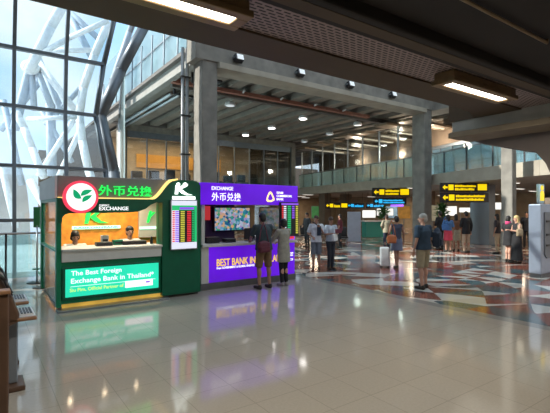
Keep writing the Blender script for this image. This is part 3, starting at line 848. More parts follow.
def rate_board(name, x0, x1, z0, z1, y, dark, label):
    r = thing(name, ((x0 + x1) / 2, y, z0), label, 'rate board')
    MB().box(x0 - .02, x1 + .02, y, y + .06, z0 - .02, z1 + .02).build('frame', M['dark_plastic'] if dark else M['steel'], r, bevel=.005)
    MB().box(x0, x1, y - .012, y, z0, z1).build('screen', M['rate_black'] if dark else M['rate_white'], r)
    w = x1 - x0; h = z1 - z0
    if not dark:
        MB().box(x0, x1, y - .016, y - .012, z1 - .20 * h, z1 - .10 * h).build('heading', M['rate_green'], r)
        MB().box(x0 + .3 * w, x1 - .12 * w, y - .018, y - .016, z1 - .185 * h, z1 - .135 * h).build('heading_mark', M['rate_violet'], r)
        MB().box(x0 + .28 * w, x1 - .10 * w, y - .015, y - .012, z0 + .13 * h, z1 - .20 * h).build('table', M['rate_black'], r)
        MB().box(x1 - .10 * w, x1, y - .015, y - .012, z0 + .13 * h, z1 - .20 * h).build('side_band', M['rate_green'], r)
        cols = [(.02, .11, 'rate_red', 'flag'), (.13, .27, 'rate_violet', 'currency_code'), (.34, .50, 'rate_yellow', 'rate_digits'), (.60, .76, 'rate_red', 'rate_digits'), (.80, .88, 'rate_green', 'rate_digits')]
        rows, a, b = 17, .14, .79
    else:
        MB().box(x0, x1, y - .016, y - .012, z1 - .06 * h, z1 - .01 * h).build('heading', M['rate_violet'], r)
        cols = [(.03, .12, 'rate_red', 'flag'), (.14, .28, 'rate_white', 'currency_code'), (.36, .55, 'rate_green', 'rate_digits'), (.62, .76, 'rate_violet', 'rate_digits'), (.84, .97, 'rate_yellow', 'rate_digits')]
        rows, a, b = 15, .05, .92
    for c0, c1, m, nm in cols:
        mb = MB(); ph = (b - a) / rows
        for i in range(rows):
            if dark and m == 'rate_violet' and i < 8: continue
            zz = z0 + h * (a + ph * (i + .2))
            mb.box(x0 + w * c0, x0 + w * c1, y - .02, y - .014, zz, zz + h * ph * .6)
        mb.build(nm, M[m], r)
    return r
rate_board('rate_display', 3.16, 3.70, .99, 1.97, Y0 - .14, False, 'bright white exchange rate screen with red and yellow digits on the green pylon')

# ================================================================== PURPLE KIOSK
pk = thing('purple_kiosk', (5.45, 9.4, 0), 'purple currency exchange kiosk with a lit violet fascia and counter front', 'kiosk')
Y1 = 8.55
MB().box(3.99, 6.92, Y1 + .05, 10.6, 0, .12).build('plinth', M['plinth'], pk)
MB().box(3.97, 6.95, Y1 - .03, Y1 + .06, 0, .14).build('kick_rail', M['plinth'], pk, bevel=.006)
MB().box(4.20, 6.92, Y1 - .02, Y1 + .08, .15, .945).build('front_panel', M['panel_violet'], pk)
MB().box(3.99, 4.20, Y1 - .03, Y1 + .2, .14, 1.02).build('side_pier', M['counter_grey'], pk, bevel=.01)
MB().box(3.99, 6.95, Y1 - .10, 9.0, .95, 1.01).build('countertop', M['counter_grey'], pk, bevel=.008)
MB().box(3.99, 4.09, Y1 - .03, Y1 + .2, 1.0, 1.9).build('side_pier', M['counter_grey'], pk, bevel=.01)
MB().box(6.85, 6.93, Y1 + .02, Y1 + .12, 1.0, 1.9).build('corner_post', M['steel'], pk)
fa = MB().box(3.93, 6.95, Y1 - .12, Y1 + .2, 1.90, 2.385).build('fascia', M['panel_violet'], pk, bevel=.01)
MB().box(3.99, 6.93, Y1 + .2, 10.6, 2.32, 2.38).build('roof', M['kiosk_dark'], pk)
MB().box(3.99, 6.2, 10.5, 10.6, .1, 2.35).build('rear_wall', M['kiosk_dark'], pk)
MB().box(3.99, 4.05, Y1 + .2, 10.5, .1, 2.35).build('side_wall', M['kiosk_dark'], pk)
MB().box(6.88, 6.90, Y1 + .2, 10.4, 1.0, 1.9).build('side_glass', M['glass'], pk)
MB().box(6.86, 6.92, Y1 + .2, 10.5, .1, 1.0).build('side_wall', M['kiosk_dark'], pk)
yt = Y1 - .128
lettering('lettering', 'EXCHANGE', M['text_white'], pk, 4.22, 4.83, 2.225, 2.305, yt, .01, .012)
lettering('lettering', '外币兑换', M['text_white'], pk, 4.22, 5.06, 1.98, 2.17, yt, .01, .004)
e2 = MB()
tp = [(5.86, 2.01), (5.90, 1.975), (6.02, 1.97), (6.12, 2.01), (6.13, 2.05), (6.05, 2.19), (5.99, 2.23), (5.94, 2.20), (5.87, 2.08)]
c_ = Vector((5.99, 2.08))
n = len(tp)
vs = [(p[0], yt - .006, p[1]) for p in tp] + [(c_.x + (p[0] - c_.x) * .62, yt - .006, c_.y + (p[1] - c_.y) * .62) for p in tp]
vs += [(v[0], yt + .006, v[2]) for v in vs]
fs = []
for i in range(n):
    j = (i + 1) % n
    fs += [(i, j, n + j, n + i), (2 * n + j, 2 * n + i, 3 * n + i, 3 * n + j), (i, 2 * n + i, 2 * n + j, j), (n + j, 3 * n + j, 3 * n + i, n + i)]
e2.add(vs, fs).build('emblem', emit('emblem_gold', (1, .75, .35), 1.3), pk)
lettering('lettering', 'SIAM', M['text_white'], pk, 6.20, 6.42, 2.175, 2.23, yt, .008, .015)
lettering('lettering', 'COMMERCIAL', M['text_white'], pk, 6.20, 6.74, 2.095, 2.15, yt, .008, .015)
lettering('lettering', 'BANK', M['text_white'], pk, 6.20, 6.44, 2.015, 2.07, yt, .008, .015)
lettering('lettering', 'BEST BANK IN THAILAND', M['text_yellow'], pk, 4.42, 6.55, .50, .665, Y1 - .026, .008, .010)
lettering('lettering', 'From GOVERNMENT & GLOBAL FINANCE', M['text_white'], pk, 4.42, 5.55, .435, .485, Y1 - .026, .006, .02)
lettering('lettering', 'SIAM', M['text_white'], pk, 6.68, 6.86, .66, .70, Y1 - .026, .006, .02)
lettering('lettering', 'COMMERCIAL', M['text_white'], pk, 6.56, 6.86, .605, .645, Y1 - .026, .006, .02)
lettering('lettering', 'SCB', M['text_white'], pk, 6.70, 6.86, .49, .545, Y1 - .026, .006, .02)
pk.scale.x = .89; pk.location.x = 5.30
for lx in (4.7, 5.9): spot('kiosk_spot', (lx, 9.5, 2.28), 9, (1, .85, .7), 120)
rate_board('rate_display', 6.05, 6.58, 1.14, 1.95, Y1 - .2, True, 'black exchange rate board with green digits at the right end of the purple kiosk')
tvr = thing('wall_screen', (5.85, 10.42, 1.2), 'wide television showing a colourful picture inside the purple kiosk', 'television')
MB().box(5.25, 6.42, 10.38, 10.46, 1.18, 1.86).build('frame', M['dark_plastic'], tvr, bevel=.01)
MB().box(5.28, 6.39, 10.365, 10.38, 1.21, 1.83).build('screen', M['tv'], tvr)
MB().box(5.7, 6.0, 10.44, 10.52, 1.35, 1.65).build('mount', M['dark_plastic'], tvr)
tag(MB().box(4.95, 5.13, 10.36, 10.48, 1.5, 1.88).build('red_poster', M['shop_red']), 'red and white panel left of the television in the purple kiosk', 'panel')
bs = thing('small_counter_sign', (6.47, 8.5, 1.02), 'little violet sign with a red mark at the right end of the purple counter', 'sign')
MB().box(6.34, 6.60, 8.50, 8.52, 1.02, 1.13).build('panel', M['rate_violet'], bs)
MB().box(6.38, 6.56, 8.49, 8.50, 1.045, 1.105).build('mark', M['rate_red'], bs)

def monitor(x, y, z, label, w=.42, rz=0):
    r = thing('monitor', (x, y, z), label, 'monitor', None, rz)
    MB().lathe([(.11, 0), (.11, .012), (.02, .02), (.018, .12)], (0, .06, 0)).build('stand', M['dark_plastic'], r, world=False)
    MB().box(-w / 2, w / 2, .02, .05, .05, .32).build('housing', M['dark_plastic'], r, world=False, bevel=.008)
    MB().box(-w / 2 + .015, w / 2 - .015, .05, .053, .065, .305).build('screen', M['ad_grey'], r, world=False)
def low_box(x, y, z, w, d, h, m, name, label, cat):
    r = thing(name, (x, y, z), label, cat)
    MB().box(-w / 2, w / 2, -d / 2, d / 2, 0, h).build('housing', M[m], r, world=False, bevel=.01)
    MB().box(-w / 2 + .02, w / 2 - .02, -d / 2 - .004, -d / 2, h * .35, h * .6).build('slot', M['dark_plastic'], r, world=False)
low_box(1.98, 8.62, 1.085, .30, .2, .07, 'dark_plastic', 'note_counter', 'black banknote counter left of centre on the green kiosk counter', 'machine')
low_box(2.56, 8.62, 1.085, .46, .2, .075, 'dark_plastic', 'note_counter', 'black banknote counter in front of the right clerk in the green kiosk', 'machine')
low_box(2.26, 8.70, 1.085, .18, .16, .10, 'kgreen', 'card_reader', 'small green box between the two black machines on the counter', 'box')
low_box(2.05, 8.85, 1.085, .14, .1, .19, 'white_paint', 'card_holder', 'small white holder behind the left black machine on the counter', 'holder')
bt = thing('pump_bottle', (2.90, 8.55, 1.085), 'small dark pump bottle at the right end of the green kiosk counter', 'bottle')
MB().lathe([(.028, 0), (.03, .01), (.03, .09), (.012, .12), (.012, .15)]).build('bottle_body', M['dark_plastic'], bt, world=False, smooth=True)
MB().box(-.035, .01, -.008, .008, .15, .165).build('pump_head', M['white_paint'], bt, world=False)
low_box(4.40, 8.85, 1.01, .34, .24, .14, 'dark_plastic', 'note_counter', 'black banknote counter at the left end of the purple kiosk counter', 'machine')
low_box(4.85, 8.80, 1.01, .26, .22, .09, 'dark_plastic', 'card_terminal', 'low black terminal right of the note counter on the purple counter', 'terminal')
monitor(5.45, 8.82, 1.01, 'slim monitor on a stalk on the purple kiosk counter, nearest the centre', .30)
low_box(5.75, 8.80, 1.01, .24, .2, .08, 'silver', 'card_terminal', 'grey card terminal left of the man at the purple counter', 'terminal')

# poster stands at the left of the green kiosk
for y, lab in ((10.95, 'thin green poster stand just behind the left side of the green kiosk'), (11.75, 'thin green poster stand further back, by the window railing')):
    r = thing('poster_stand', (1.2 if y < 11 else 1.15, y, 0), lab, 'stand')
    MB().lathe([(.22, 0), (.22, .02), (.03, .035)]).build('base', M['dark_plastic'], r, world=False, smooth=False)
    MB().cone((0, 0, .02), (0, 0, 1.4), .018, .018).build('pole', M['steel'], r, world=False, smooth=True)
    MB().box(-.08, .08, -.015, .015, 1.35, 1.85).build('poster_panel', M['kgreen'], r, world=False, bevel=.004)
    MB().box(-.10, .10, -.13, .06, .33, .35).build('tray', M['kgreen'], r, world=False)
r = thing('ashtray_stand', (-.1, 11.6, 0), 'slim metal stand with a flat dish top before the left window', 'stand')
MB().lathe([(.16, 0), (.16, .02), (.02, .04)]).build('base', M['steel'], r, world=False)
MB().cone((0, 0, .03), (0, 0, .95), .016, .016).build('pole', M['steel'], r, world=False, smooth=True)
MB().lathe([(.02, .92), (.12, .97), (.13, 1.0), (.10, 1.0)]).build('dish', M['steel'], r, world=False, smooth=True)

# ================================================================== SELF SERVICE TERMINALS AT LEFT
def terminal(y, label):
    r = thing('service_terminal', (.10, y, 0), label, 'terminal')
    MB().box(-.2, .28, -.17, .17, 0, .05).build('base', M['wood_dark'], r, world=False, bevel=.01)
    MB().box(.13, .22, -.06, .06, .05, .72).build('pole', M['ad_grey'], r, world=False, bevel=.015)
    sh = MB().box(.0, .37, -.24, .24, .70, .735).build('shelf', M['wood'], r, world=False, bevel=.012)
    MB().box(.10, .36, -.22, .22, .735, .742).build('shelf_top', M['shelf_top'], sh, world=False)
    kb = MB().box(.23, .345, -.16, .16, .742, .755).build('keyboard', M['white_paint'], r, world=False)
    km = MB()
    for i in range(4):
        for j in range(9):
            km.box(.238 + i * .027, .257 + i * .027, -.145 + j * .033, -.122 + j * .033, .755, .762)
    km.build('keys', M['dark_plastic'], kb, world=False)
    # curved housing, side profile in XZ
    prof = [(-.22, .05), (-.22, 1.0), (-.16, 1.18), (-.08, 1.24), (.0, 1.22), (.08, 1.12), (.16, .95), (.22, .78), (.22, .70), (.12, .66), (.02, .60), (-.04, .05)]
    MB().plate(prof, -.24, .24).build('housing', M['wood_dark'], r, world=False, bevel=.02)
    MB().plate([(.02, 1.205), (.085, 1.11), (.155, .95), (.17, .955), (.10, 1.13), (.035, 1.215)], -.18, .18).build('screen', M['dark_plastic'], r, world=False)
    MB().tube([(.03, -.27, 1.2), (.10, -.27, 1.12), (.15, -.27, .99)], .018).build('side_handle', M['dark_plastic'], r, world=False, smooth=True)
terminal(5.02, 'brown self service terminal with a keyboard shelf, nearer of the two at left')
terminal(5.85, 'brown self service terminal with a keyboard shelf, further of the two at left')
r = thing('end_panel', (.0, 3.9, 0), 'tall brown laminate end panel at the very left edge', 'panel')
MB().box(-.5, .19, 3.86, 3.95, 0, 1.14).build('board', M['wood_dark'], r, bevel=.015)
MB().box(-.5, .20, 3.84, 3.97, 1.14, 1.17).build('edge_strip', M['wood'], r, bevel=.008)

# ================================================================== SILVER MACHINE AT RIGHT
vm = thing('ticket_machine', (12.340, 5.1, 0), 'tall silver cabinet machine at the right edge with dark front panel', 'machine')
MB().box(11.950, 12.840, 4.97, 5.25, 0, .10).build('base', M['plinth'], vm)
MB().box(11.930, 12.860, 4.95, 5.27, .10, 1.93).build('cabinet', M['silver'], vm, bevel=.03)
MB().plate([(12.070, .62), (12.190, .50), (12.790, .50), (12.790, 1.72), (12.070, 1.72)], 4.92, 4.96).build('front_panel', M['machine_dark'], vm, bevel=.01)
for z in (1.45, 1.1, .82):
    MB().box(12.140, 12.310, 4.90, 4.93, z, z + .05).build('slot', M['dark_plastic'], vm)
MB().box(12.390, 12.690, 4.90, 4.93, 1.2, 1.5).build('screen', M['dark_plastic'], vm)
ys = thing('illuminated_sign', (12.190, 5.08, 1.93), 'small yellow lit person sign standing on the silver machine', 'sign')
MB().box(12.090, 12.330, 5.06, 5.11, 1.93, 1.97).build('stand', M['steel'], ys)
MB().box(12.050, 12.360, 5.05, 5.12, 1.97, 2.46).build('housing', M['frosted'], ys, bevel=.01)
fig = MB(); disc(fig, 12.205, 2.36, .065, 5.03, 5.049, 20)
fig.plate([(12.110, 2.02), (12.110, 2.2), (12.150, 2.28), (12.260, 2.28), (12.300, 2.2), (12.300, 2.02)], 5.03, 5.049)
fig.build('person_symbol', M['sign_yellow'], ys)

# ================================================================== HANGING SIGNS
def hanging_sign(c, w, h, rz, m, rows, label, box=False, top=2.98, seed=1):
    r = thing('hanging_sign', c, label, 'sign', None, rz)
    MB().box(-w / 2, w / 2, -.06, .06, 0, h).build('board', M['sign_black'], r, world=False, bevel=.01)
    for s in (-1, 1):
        MB().cone((s * w * .4, 0, h), (s * w * .4, 0, top - c[2]), .012, .012, 8).build('hanger', M['black_metal'], r, world=False)
    rnd = random.Random(seed)
    # arrow
    z = h * .5; a = h * .28
    MB().plate([(-w * .46, z), (-w * .46 + a, z + a), (-w * .46 + a, z + a * .35), (-w * .46 + 2 * a, z + a * .35), (-w * .46 + 2 * a, z - a * .35), (-w * .46 + a, z - a * .35), (-w * .46 + a, z - a)],
               -.068, -.06).build('arrow', m, r, world=False)
    MB().box(-w * .46 + a * 2.3, -w * .46 + a * 2.3 + h * .55, -.068, -.06, h * .2, h * .8).build('pictogram', m, r, world=False)
    x = -w * .46 + a * 2.3 + h * .7
    xe = w * .46 - (h * 1.1 if box else 0)
    for k in range(rows):
        mb = MB(); z0 = h * (.18 + .68 * k / rows); zh = h * .5 / rows; xx = x; end = xe - rnd.random() * w * .08
        while xx < end:
            l = .03 + rnd.random() * .05; mb.box(xx, min(xx + l, end), -.066, -.06, z0, z0 + zh * (.7 + .3 * rnd.random())); xx += l + .012
        mb.build('text_line', m, r, world=False)
    if box:
        MB().box(xe + h * .12, w * .46, -.068, -.06, h * .18, h * .85).build('yellow_box', m, r, world=False)
    return r
def sign_at(px0, px1, py0, py1, d, **k):
    a = at(px0, py1, d); b = at(px1, py0, d)
    rz = math.atan2(RT.y, RT.x)
    return hanging_sign(((a.x + b.x) / 2, (a.y + b.y) / 2, a.z), (px1 - px0) / 420 * d, b.z - a.z, rz, **k)
sign_at(372, 410, 187.8, 196.5, 24, m=M['sign_yellow'], rows=2, label='black hanging sign with yellow arrow and text left of the second column', box=True, seed=3)
sign_at(373, 406, 198, 204.5, 24.1, m=M['sign_blue'], rows=2, label='black hanging sign with bright blue arrow, directly under the yellow one', top=2.51, seed=4)
sign_at(440, 488, 182.8, 192, 19, m=M['sign_yellow'], rows=2, label='upper of two yellow on black hanging signs right of the second column', box=True, seed=5)
sign_at(440, 488, 192.6, 202.5, 19, m=M['sign_yellow'], rows=2, label='lower of two yellow on black hanging signs right of the second column', top=2.565, seed=6)
sign_at(325, 348, 202.5, 208.5, 30, m=M['sign_yellow'], rows=1, label='small distant yellow hanging sign above the two tourists', box=True, seed=7)
sign_at(347, 364, 203, 208, 31, m=M['sign_blue'], rows=1, label='small distant blue hanging sign beside the distant yellow one', seed=8)
sign_at(366, 385, 203, 208, 30, m=M['sign_blue'], rows=1, label='small distant blue hanging sign nearest the centre, right of the other blue one', seed=9)

# ================================================================== CONCOURSE FURNISHING
# shops far away: counters and glowing fronts
def place(px, d): p = at(px, 209, d); return p.x, p.y
x, y = place(378, 27)
r = thing('shop_counter', (x, y, 0), 'low teal lit service counter far back under the blue signs', 'counter')
MB().box(-1.0, .9, -.3, .3, 0, 1.0).build('counter_body', M['shop_teal'], r, world=False, bevel=.03)
MB().box(-1.1, 1.0, -.4, .35, 1.0, 1.06).build('countertop', M['white_paint'], r, world=False)
r.rotation_euler.z = -.4
x, y = place(397, 26)
r = thing('shop_sign', (x, y, 1.95), 'small violet glowing shop sign above the woman in the dress', 'sign', None, -.6)
MB().box(-.4, .4, -.04, .04, 0, .28).build('panel', M['shop_violet'], r, world=False, bevel=.02)
MB().cone((0, 0, .28), (0, 0, 1.05), .015, .015).build('hanger', M['black_metal'], r, world=False)
x, y = place(354, 23)
r = thing('information_panel', (x, y, 0), 'tall plain grey panel stand right of the two tourists', 'panel', None, -.61)
MB().box(-.36, .36, -.06, .06, 0, 1.65).build('panel', M['silver'], r, world=False, bevel=.02)
MB().box(-.42, .42, -.18, .18, 0, .05).build('base', M['steel'], r, world=False)
def potted_plant(px, d, h, label):
    x, y = place(px, d)
    r = thing('potted_plant', (x, y, 0), label, 'plant')
    MB().lathe([(.2, 0), (.28, .45), (.3, .5), (.26, .5), (.24, .44)]).build('pot', M['white_paint'], r, world=False, smooth=True)
    MB().cone((0, 0, .4), (0, 0, h * .6), .04, .03).build('stem', M['wood'], r, world=False)
    mb = MB(); rn = random.Random(int(px))
    for i in range(150):
        t = rn.random() * 2 * PI; e = rn.random() * 1.4 - .2; l = .3 + rn.random() * .35
        a = Vector((0, 0, h * .55 + rn.random() * h * .35)); b = a + Vector((math.cos(t) * math.cos(e), math.sin(t) * math.cos(e), math.sin(e))) * l
        n = Vector((-math.sin(t), math.cos(t), 0)) * .05; m_ = a.lerp(b, .5) + Vector((0, 0, .04))
        mb.add([a, m_ + n, b, m_ - n], [(0, 1, 2, 3)])
    mb.build('foliage', M['plant'], r, world=False)
potted_plant(383, 28, 2.0, 'leafy potted plant far back above the teal counter')
potted_plant(442, 24, 2.1, 'leafy potted plant behind the standing group on the right')
for i, (px, py, d, w, h, lab) in enumerate(((369, 214, 29, .9, .5, 'bright round-looking white light panel far back left of the plant'),
                           (385, 212, 31, 1.2, .5, 'bright white light panel far back right of the plant'),
                           (437, 212, 26, .8, .8, 'bright white light panel behind the group, nearest the second column'),
                           (449, 211, 27, 1.0, .6, 'wide bright white light panel above the heads of the group'),
                           (466, 210, 28.5, .9, .3, 'low bright white light panel left of the dark wall'),
                           (496, 206, 22, .7, .35, 'small bright light panel between dark wall and third column'))):
    p = at(px, py, d)
    r = thing('light_panel', (p.x, p.y, p.z - h / 2), lab, 'light', None, -.61)
    MB().box(-w / 2, w / 2, -.02, .04, 0, h).build('panel', M['sign_white'], r, world=False, bevel=.03)
    MB().box(-w / 2 - .03, w / 2 + .03, .04, .08, -.03, h + .03).build('frame', M['steel'], r, world=False)
    for s in (-1, 1): MB().cone((s * w * .4, .06, 0), (s * w * .4, .06, -p.z + h / 2), .02, .02, 6).build('leg', M['steel'], r, world=False)
struct(MB().box(20.5, 36, 36, 36.3, 0, 3.0).build('wall_shops', M['tan_wall']))
struct(MB().box(34, 34.3, 14, 36, 0, 3.0).build('wall_shops', M['tan_wall']))
pc = [('amber poster', (.9, .45, .1)), ('pale blue poster', (.4, .65, .9)), ('green poster', (.15, .5, .15)), ('cream poster', (.9, .8, .55))]  # invented glowing posters, added to fill the black concourse background
for i, ((nm, c), (px, d, w)) in enumerate(zip(pc, ((404, 31, .9), (391, 33, 1.2), (318, 33, 1.0), (433, 25, .6)))):
    x, y = place(px, d)
    r = thing('filler_poster', (x, y, 1.1 if i != 5 else .9), 'made-up glowing %s on a slim stand far back in the concourse' % nm, 'poster', None, -.61)
    MB().box(-w / 2, w / 2, -.02, .03, 0, .9).build('poster_face', emit('poster_%d' % i, c, .28, .6, 4), r, world=False)
    MB().box(-w / 2 - .03, w / 2 + .03, .03, .07, -.03, .93).build('frame', M['steel'], r, world=False)
    MB().box(-.03, .03, .04, .08, -(1.1 if i != 5 else .9), 0).box(-.25, .25, -.12, .2, -(1.1 if i != 5 else .9), -(1.1 if i != 5 else .9) + .03).build('stand', M['steel'], r, world=False)
# row of black seats behind the tourists
def seat_row(px, d, n, label):
    x, y = place(px, d)
    r = thing('seat_bench', (x, y, 0), label, 'bench', None, -.61)
    w = n * .56
    MB().box(-w / 2, w / 2, -.04, .04, .34, .40).build('beam', M['steel'], r, world=False)
    for i in range(n):
        c = -w / 2 + .28 + i * .56
        MB().box(c - .24, c + .24, -.25, .22, .40, .46).build('seat', M['seat_black'], r, world=False, bevel=.03)
        MB().box(c - .24, c + .24, .20, .26, .46, .92).build('backrest', M['seat_black'], r, world=False, bevel=.03)
    for s in (-1, 1):
        MB().box(s * w * .4 - .03, s * w * .4 + .03, -.28, .28, 0, .05).box(s * w * .4 - .03, s * w * .4 + .03, -.03, .03, .05, .36).build('leg', M['steel'], r, world=False)
seat_row(337, 20.5, 2, 'row of black seats behind the two tourists, right end')
seat_row(305, 22, 3, 'row of black seats at the right end of the purple kiosk')

# ================================================================== PEOPLE
SK = {'light': mat('skin_light', (.50, .28, .20), .55, 0, .06), 'tan': mat('skin_tan', (.34, .18, .12), .55, 0, .06)}
HM = {'black': mat('hair_black', (.012, .010, .010), .5), 'brown': mat('hair_brown', (.05, .025, .015), .5),
      'grey': mat('hair_grey', (.42, .40, .36), .6), 'blonde': mat('hair_blonde', (.50, .36, .15), .5)}
EYE = mat('eye_dark', (.02, .015, .012), .2)
LIP = mat('lips', (.35, .10, .09), .5)
_cm = {}
def cloth(c):
    if c not in _cm: _cm[c] = mat('cloth_%d' % len(_cm), c, .85, 0, .15, 14, .15)
    return _cm[c]
ARMS = {'down': ((.245, -.02, 1.17), (.26, .05, .91)), 'front': ((.225, .04, 1.18), (.08, .27, 1.22)), 'counter': ((.25, .13, 1.20), (.14, .36, 1.12)),
        'strap': ((.24, .05, 1.19), (.13, .16, 1.37)), 'waist': ((.26, .0, 1.18), (.12, .20, 1.08)), 'desk': ((.25, .10, 1.20), (.14, .34, 1.14)),
        'hug': ((.24, .18, 1.30), (.10, .38, 1.30))}
def person(loc, rz, h, label, top, bottom, hair, skin='tan', armL='down', armR='down', vox=.011, shoes=(.03, .025, .02), stance=.10, stride=0.0,
           head_yaw=0.0, head_pitch=0.0, lean=0.0, sit=False, build=1.0, group=None, face=True):
    """top=(colour, sleeve 0..1, hem z); bottom=(kind, colour, length z); hair=(colour, style)"""
    s = h / 1.75
    r = thing('person', loc, label, 'person', group, rz)
    dz = -.43 if sit else 0
    def T(p):      # lean forward about the hips, then scale
        p = Vector(p)
        if p.z > .95 and lean:
            q = Vector((p.x, p.y + (p.z - .95) * lean, p.z - (p.z - .95) * lean * lean * .5)); p = q
        return (p.x * s, p.y * s, (p.z + dz) * s)
    def P(x, y, z, sgn=1): return T((x * sgn, y, z))
    b_ = build
    legs = {}
    for sg in (-1, 1):
        sy = stride * sg
        if sit: legs[sg] = ((.09 * sg, .02, .95), (.11 * sg, .43, .95), (.11 * sg, .45, .52))
        else: legs[sg] = ((.088 * sg, 0, .93), (stance * .95 * sg, .02 + sy * .5, .50), (stance * sg, -.02 + sy, .085))
    arms = {}
    for sg, a in ((-1, armL), (1, armR)):
        e, w = ARMS[a]; arms[sg] = ((.175 * sg * b_, 0, 1.43), (e[0] * sg, e[1], e[2]), (w[0] * sg, w[1], w[2]))
    mb = MB()
    R = lambda k: k * s
    for sg in (-1, 1):
        hp, kn, an = legs[sg]
        mb.cap(T(hp), T(kn), R(.078 * b_), R(.052)); mb.cap(T(kn), T(an), R(.054), R(.036))
        calf = Vector(kn).lerp(Vector(an), .3) + Vector((0, -.018, 0)); mb.ball(T(calf), (R(.054), R(.055), R(.11)))
        mb.cap(T((an[0], an[1] - .03, an[2] - .045)), T((an[0] * 1.12, an[1] + .15, an[2] - .055)), R(.034), R(.028))
        mb.cap(T(an), T((an[0], an[1] - .02, an[2] - .03)), R(.036), R(.034))
        sh, el, wr = arms[sg]
        mb.cap(T(sh), T(el), R(.050 * b_), R(.038)); mb.cap(T(el), T(wr), R(.037), R(.024))
        d = (Vector(wr) - Vector(el)).normalized()
        side = Vector((sg, 0, 0)) - d * d.dot(Vector((sg, 0, 0)));
        if side.length < .1: side = Vector((0, 1, 0)) - d * d.y
        side.normalize(); nrm = d.cross(side).normalized()
        if nrm.z > 0: nrm = -nrm
        wv = Vector(wr)
        pc = wv + d * .05
        for k in (-1, -.33, .33, 1):
            mb.cap(T(wv + d * .02), T(wv + d * .085 + side * k * .028), R(.017), R(.0135))
        for i, k in enumerate((-1, -.33, .33, 1)):
            L = (.055, .075, .08, .07)[i]
            p0 = wv + d * .085 + side * k * .030; p1 = p0 + d * L * .5 + nrm * .008; p2 = p1 + d * L * .35 + nrm * .028
            mb.cap(T(p0), T(p1), R(.011), R(.010)); mb.cap(T(p1), T(p2), R(.010), R(.009))
        t0 = wv + d * .025 - side * .02; t1 = t0 - side * .032 + d * .03; t2 = t1 - side * .006 + d * .032 + nrm * .008
        mb.cap(T(t0), T(t1), R(.014), R(.011)); mb.cap(T(t1), T(t2), R(.011), R(.010))
    mb.ball(T((0, 0, .95)), (R(.155 * b_), R(.105 * b_), R(.12)))
    mb.ball(T((0, 0, 1.10)), (R(.132 * b_), R(.092 * b_), R(.15)))
    mb.ball(T((0, 0, 1.30)), (R(.158 * b_), R(.105 * b_), R(.18)))
    mb.cap(T((-.15 * b_, 0, 1.425)), T((.15 * b_, 0, 1.425)), R(.055), R(.055))
    mb.cap(T((0, 0, 1.42)), T((0, .015, 1.56)), R(.052), R(.048))
    # head
    hc = Vector(T((0, .015, 1.635)))
    Q = Matrix.Rotation(head_yaw, 3, 'Z') @ Matrix.Rotation(head_pitch, 3, 'X')
    H = lambda x, y, z: hc + Q @ (Vector((x, y, z)) * s)
    mb.ball(H(0, -.005, .02), (R(.074), R(.092), R(.096)), 16, 12, Q)
    mb.ball(H(0, .022, -.048), (R(.052), R(.062), R(.066)), 14, 9, Q)
    mb.cap(H(0, .088, .0), H(0, .104, -.024), R(.011), R(.015))
    mb.ball(H(0, .078, -.062), (R(.022), R(.014), R(.012)), 10, 7, Q)
    for sg in (-1, 1): mb.ball(H(.078 * sg, -.005, -.008), (R(.010), R(.019), R(.031)), 8, 6, Q)
    mb.build('body', SK[skin], r, world=False, voxel=vox * .8)
    if face:
        for sg in (-1, 1): MB().ball(H(.030 * sg, .083, .008), (R(.012), R(.007), R(.007)), 8, 6, Q).build('eye', EYE, r, world=False, smooth=True)
        MB().ball(H(0, .089, -.060), (R(.022), R(.007), R(.006)), 8, 6, Q).build('mouth', LIP, r, world=False, smooth=True)
    # hair
    hb = MB(); hcol, style = hair
    hb.ball(H(0, -.012, .045), (R(.085), R(.098), R(.088)), 16, 11, Q)
    hb.ball(H(0, -.05, -.01), (R(.079), R(.062), R(.085)), 14, 9, Q)
    if style == 'long':
        hb.ball(H(0, -.062, -.10), (R(.082), R(.048), R(.15)), 14, 9, Q)
        for sg in (-1, 1): hb.cap(H(.066 * sg, -.01, .03), H(.072 * sg, -.02, -.13), R(.026), R(.022))
    elif style == 'bob':
        for sg in (-1, 1): hb.cap(H(.064 * sg, -.005, .03), H(.07 * sg, -.015, -.05), R(.028), R(.026))
        hb.ball(H(0, -.055, -.05), (R(.082), R(.05), R(.07)), 14, 9, Q)
    elif style == 'bun':
        hb.ball(H(0, -.10, .07), (R(.045),) * 3, 12, 8)
    hb.build('hair', HM[hcol], r, world=False, voxel=vox)
    # shoes
    for sg in (-1, 1):
        an = legs[sg][2]
        sh_ = MB()
        sh_.cap(T((an[0], an[1] - .035, an[2] - .043)), T((an[0] * 1.12, an[1] + .17, an[2] - .050)), R(.044), R(.038))
        sh_.ball(T((an[0], an[1] - .02, an[2] - .01)), (R(.045), R(.05), R(.035)))
        sh_.build('shoe', cloth(shoes), r, world=False, voxel=vox)
    # top
    col, sl, hem = top
    g = .022 * (1 + .4 * (b_ - 1))
    tb = MB()
    tb.ball(T((0, 0, 1.30)), (R(.158 * b_ + g), R(.108 * b_ + g), R(.185)))
    tb.cap(T((-.155 * b_, 0, 1.425)), T((.155 * b_, 0, 1.425)), R(.066), R(.066))
    rings = [(1.36, .150, .110), (1.20, .140, .108), (1.08, .142, .112), (.98, .160, .120), (hem, .168, .125)]
    rings = [q for q in rings if q[0] >= hem - 1e-6]
    n_ = 20; vs = []
    for z, rx, ry in rings:
        for i in range(n_):
            t = 2 * PI * i / n_; vs.append(T(((rx * b_ + g) * math.cos(t), (ry * b_ + g) * math.sin(t), z)))
    fs = [tuple(range(n_)), tuple(reversed(range((len(rings) - 1) * n_, len(rings) * n_)))]
    for j in range(len(rings) - 1):
        for i in range(n_): fs.append((j * n_ + i, (j + 1) * n_ + i, (j + 1) * n_ + (i + 1) % n_, j * n_ + (i + 1) % n_))
    tb.add(vs, fs)
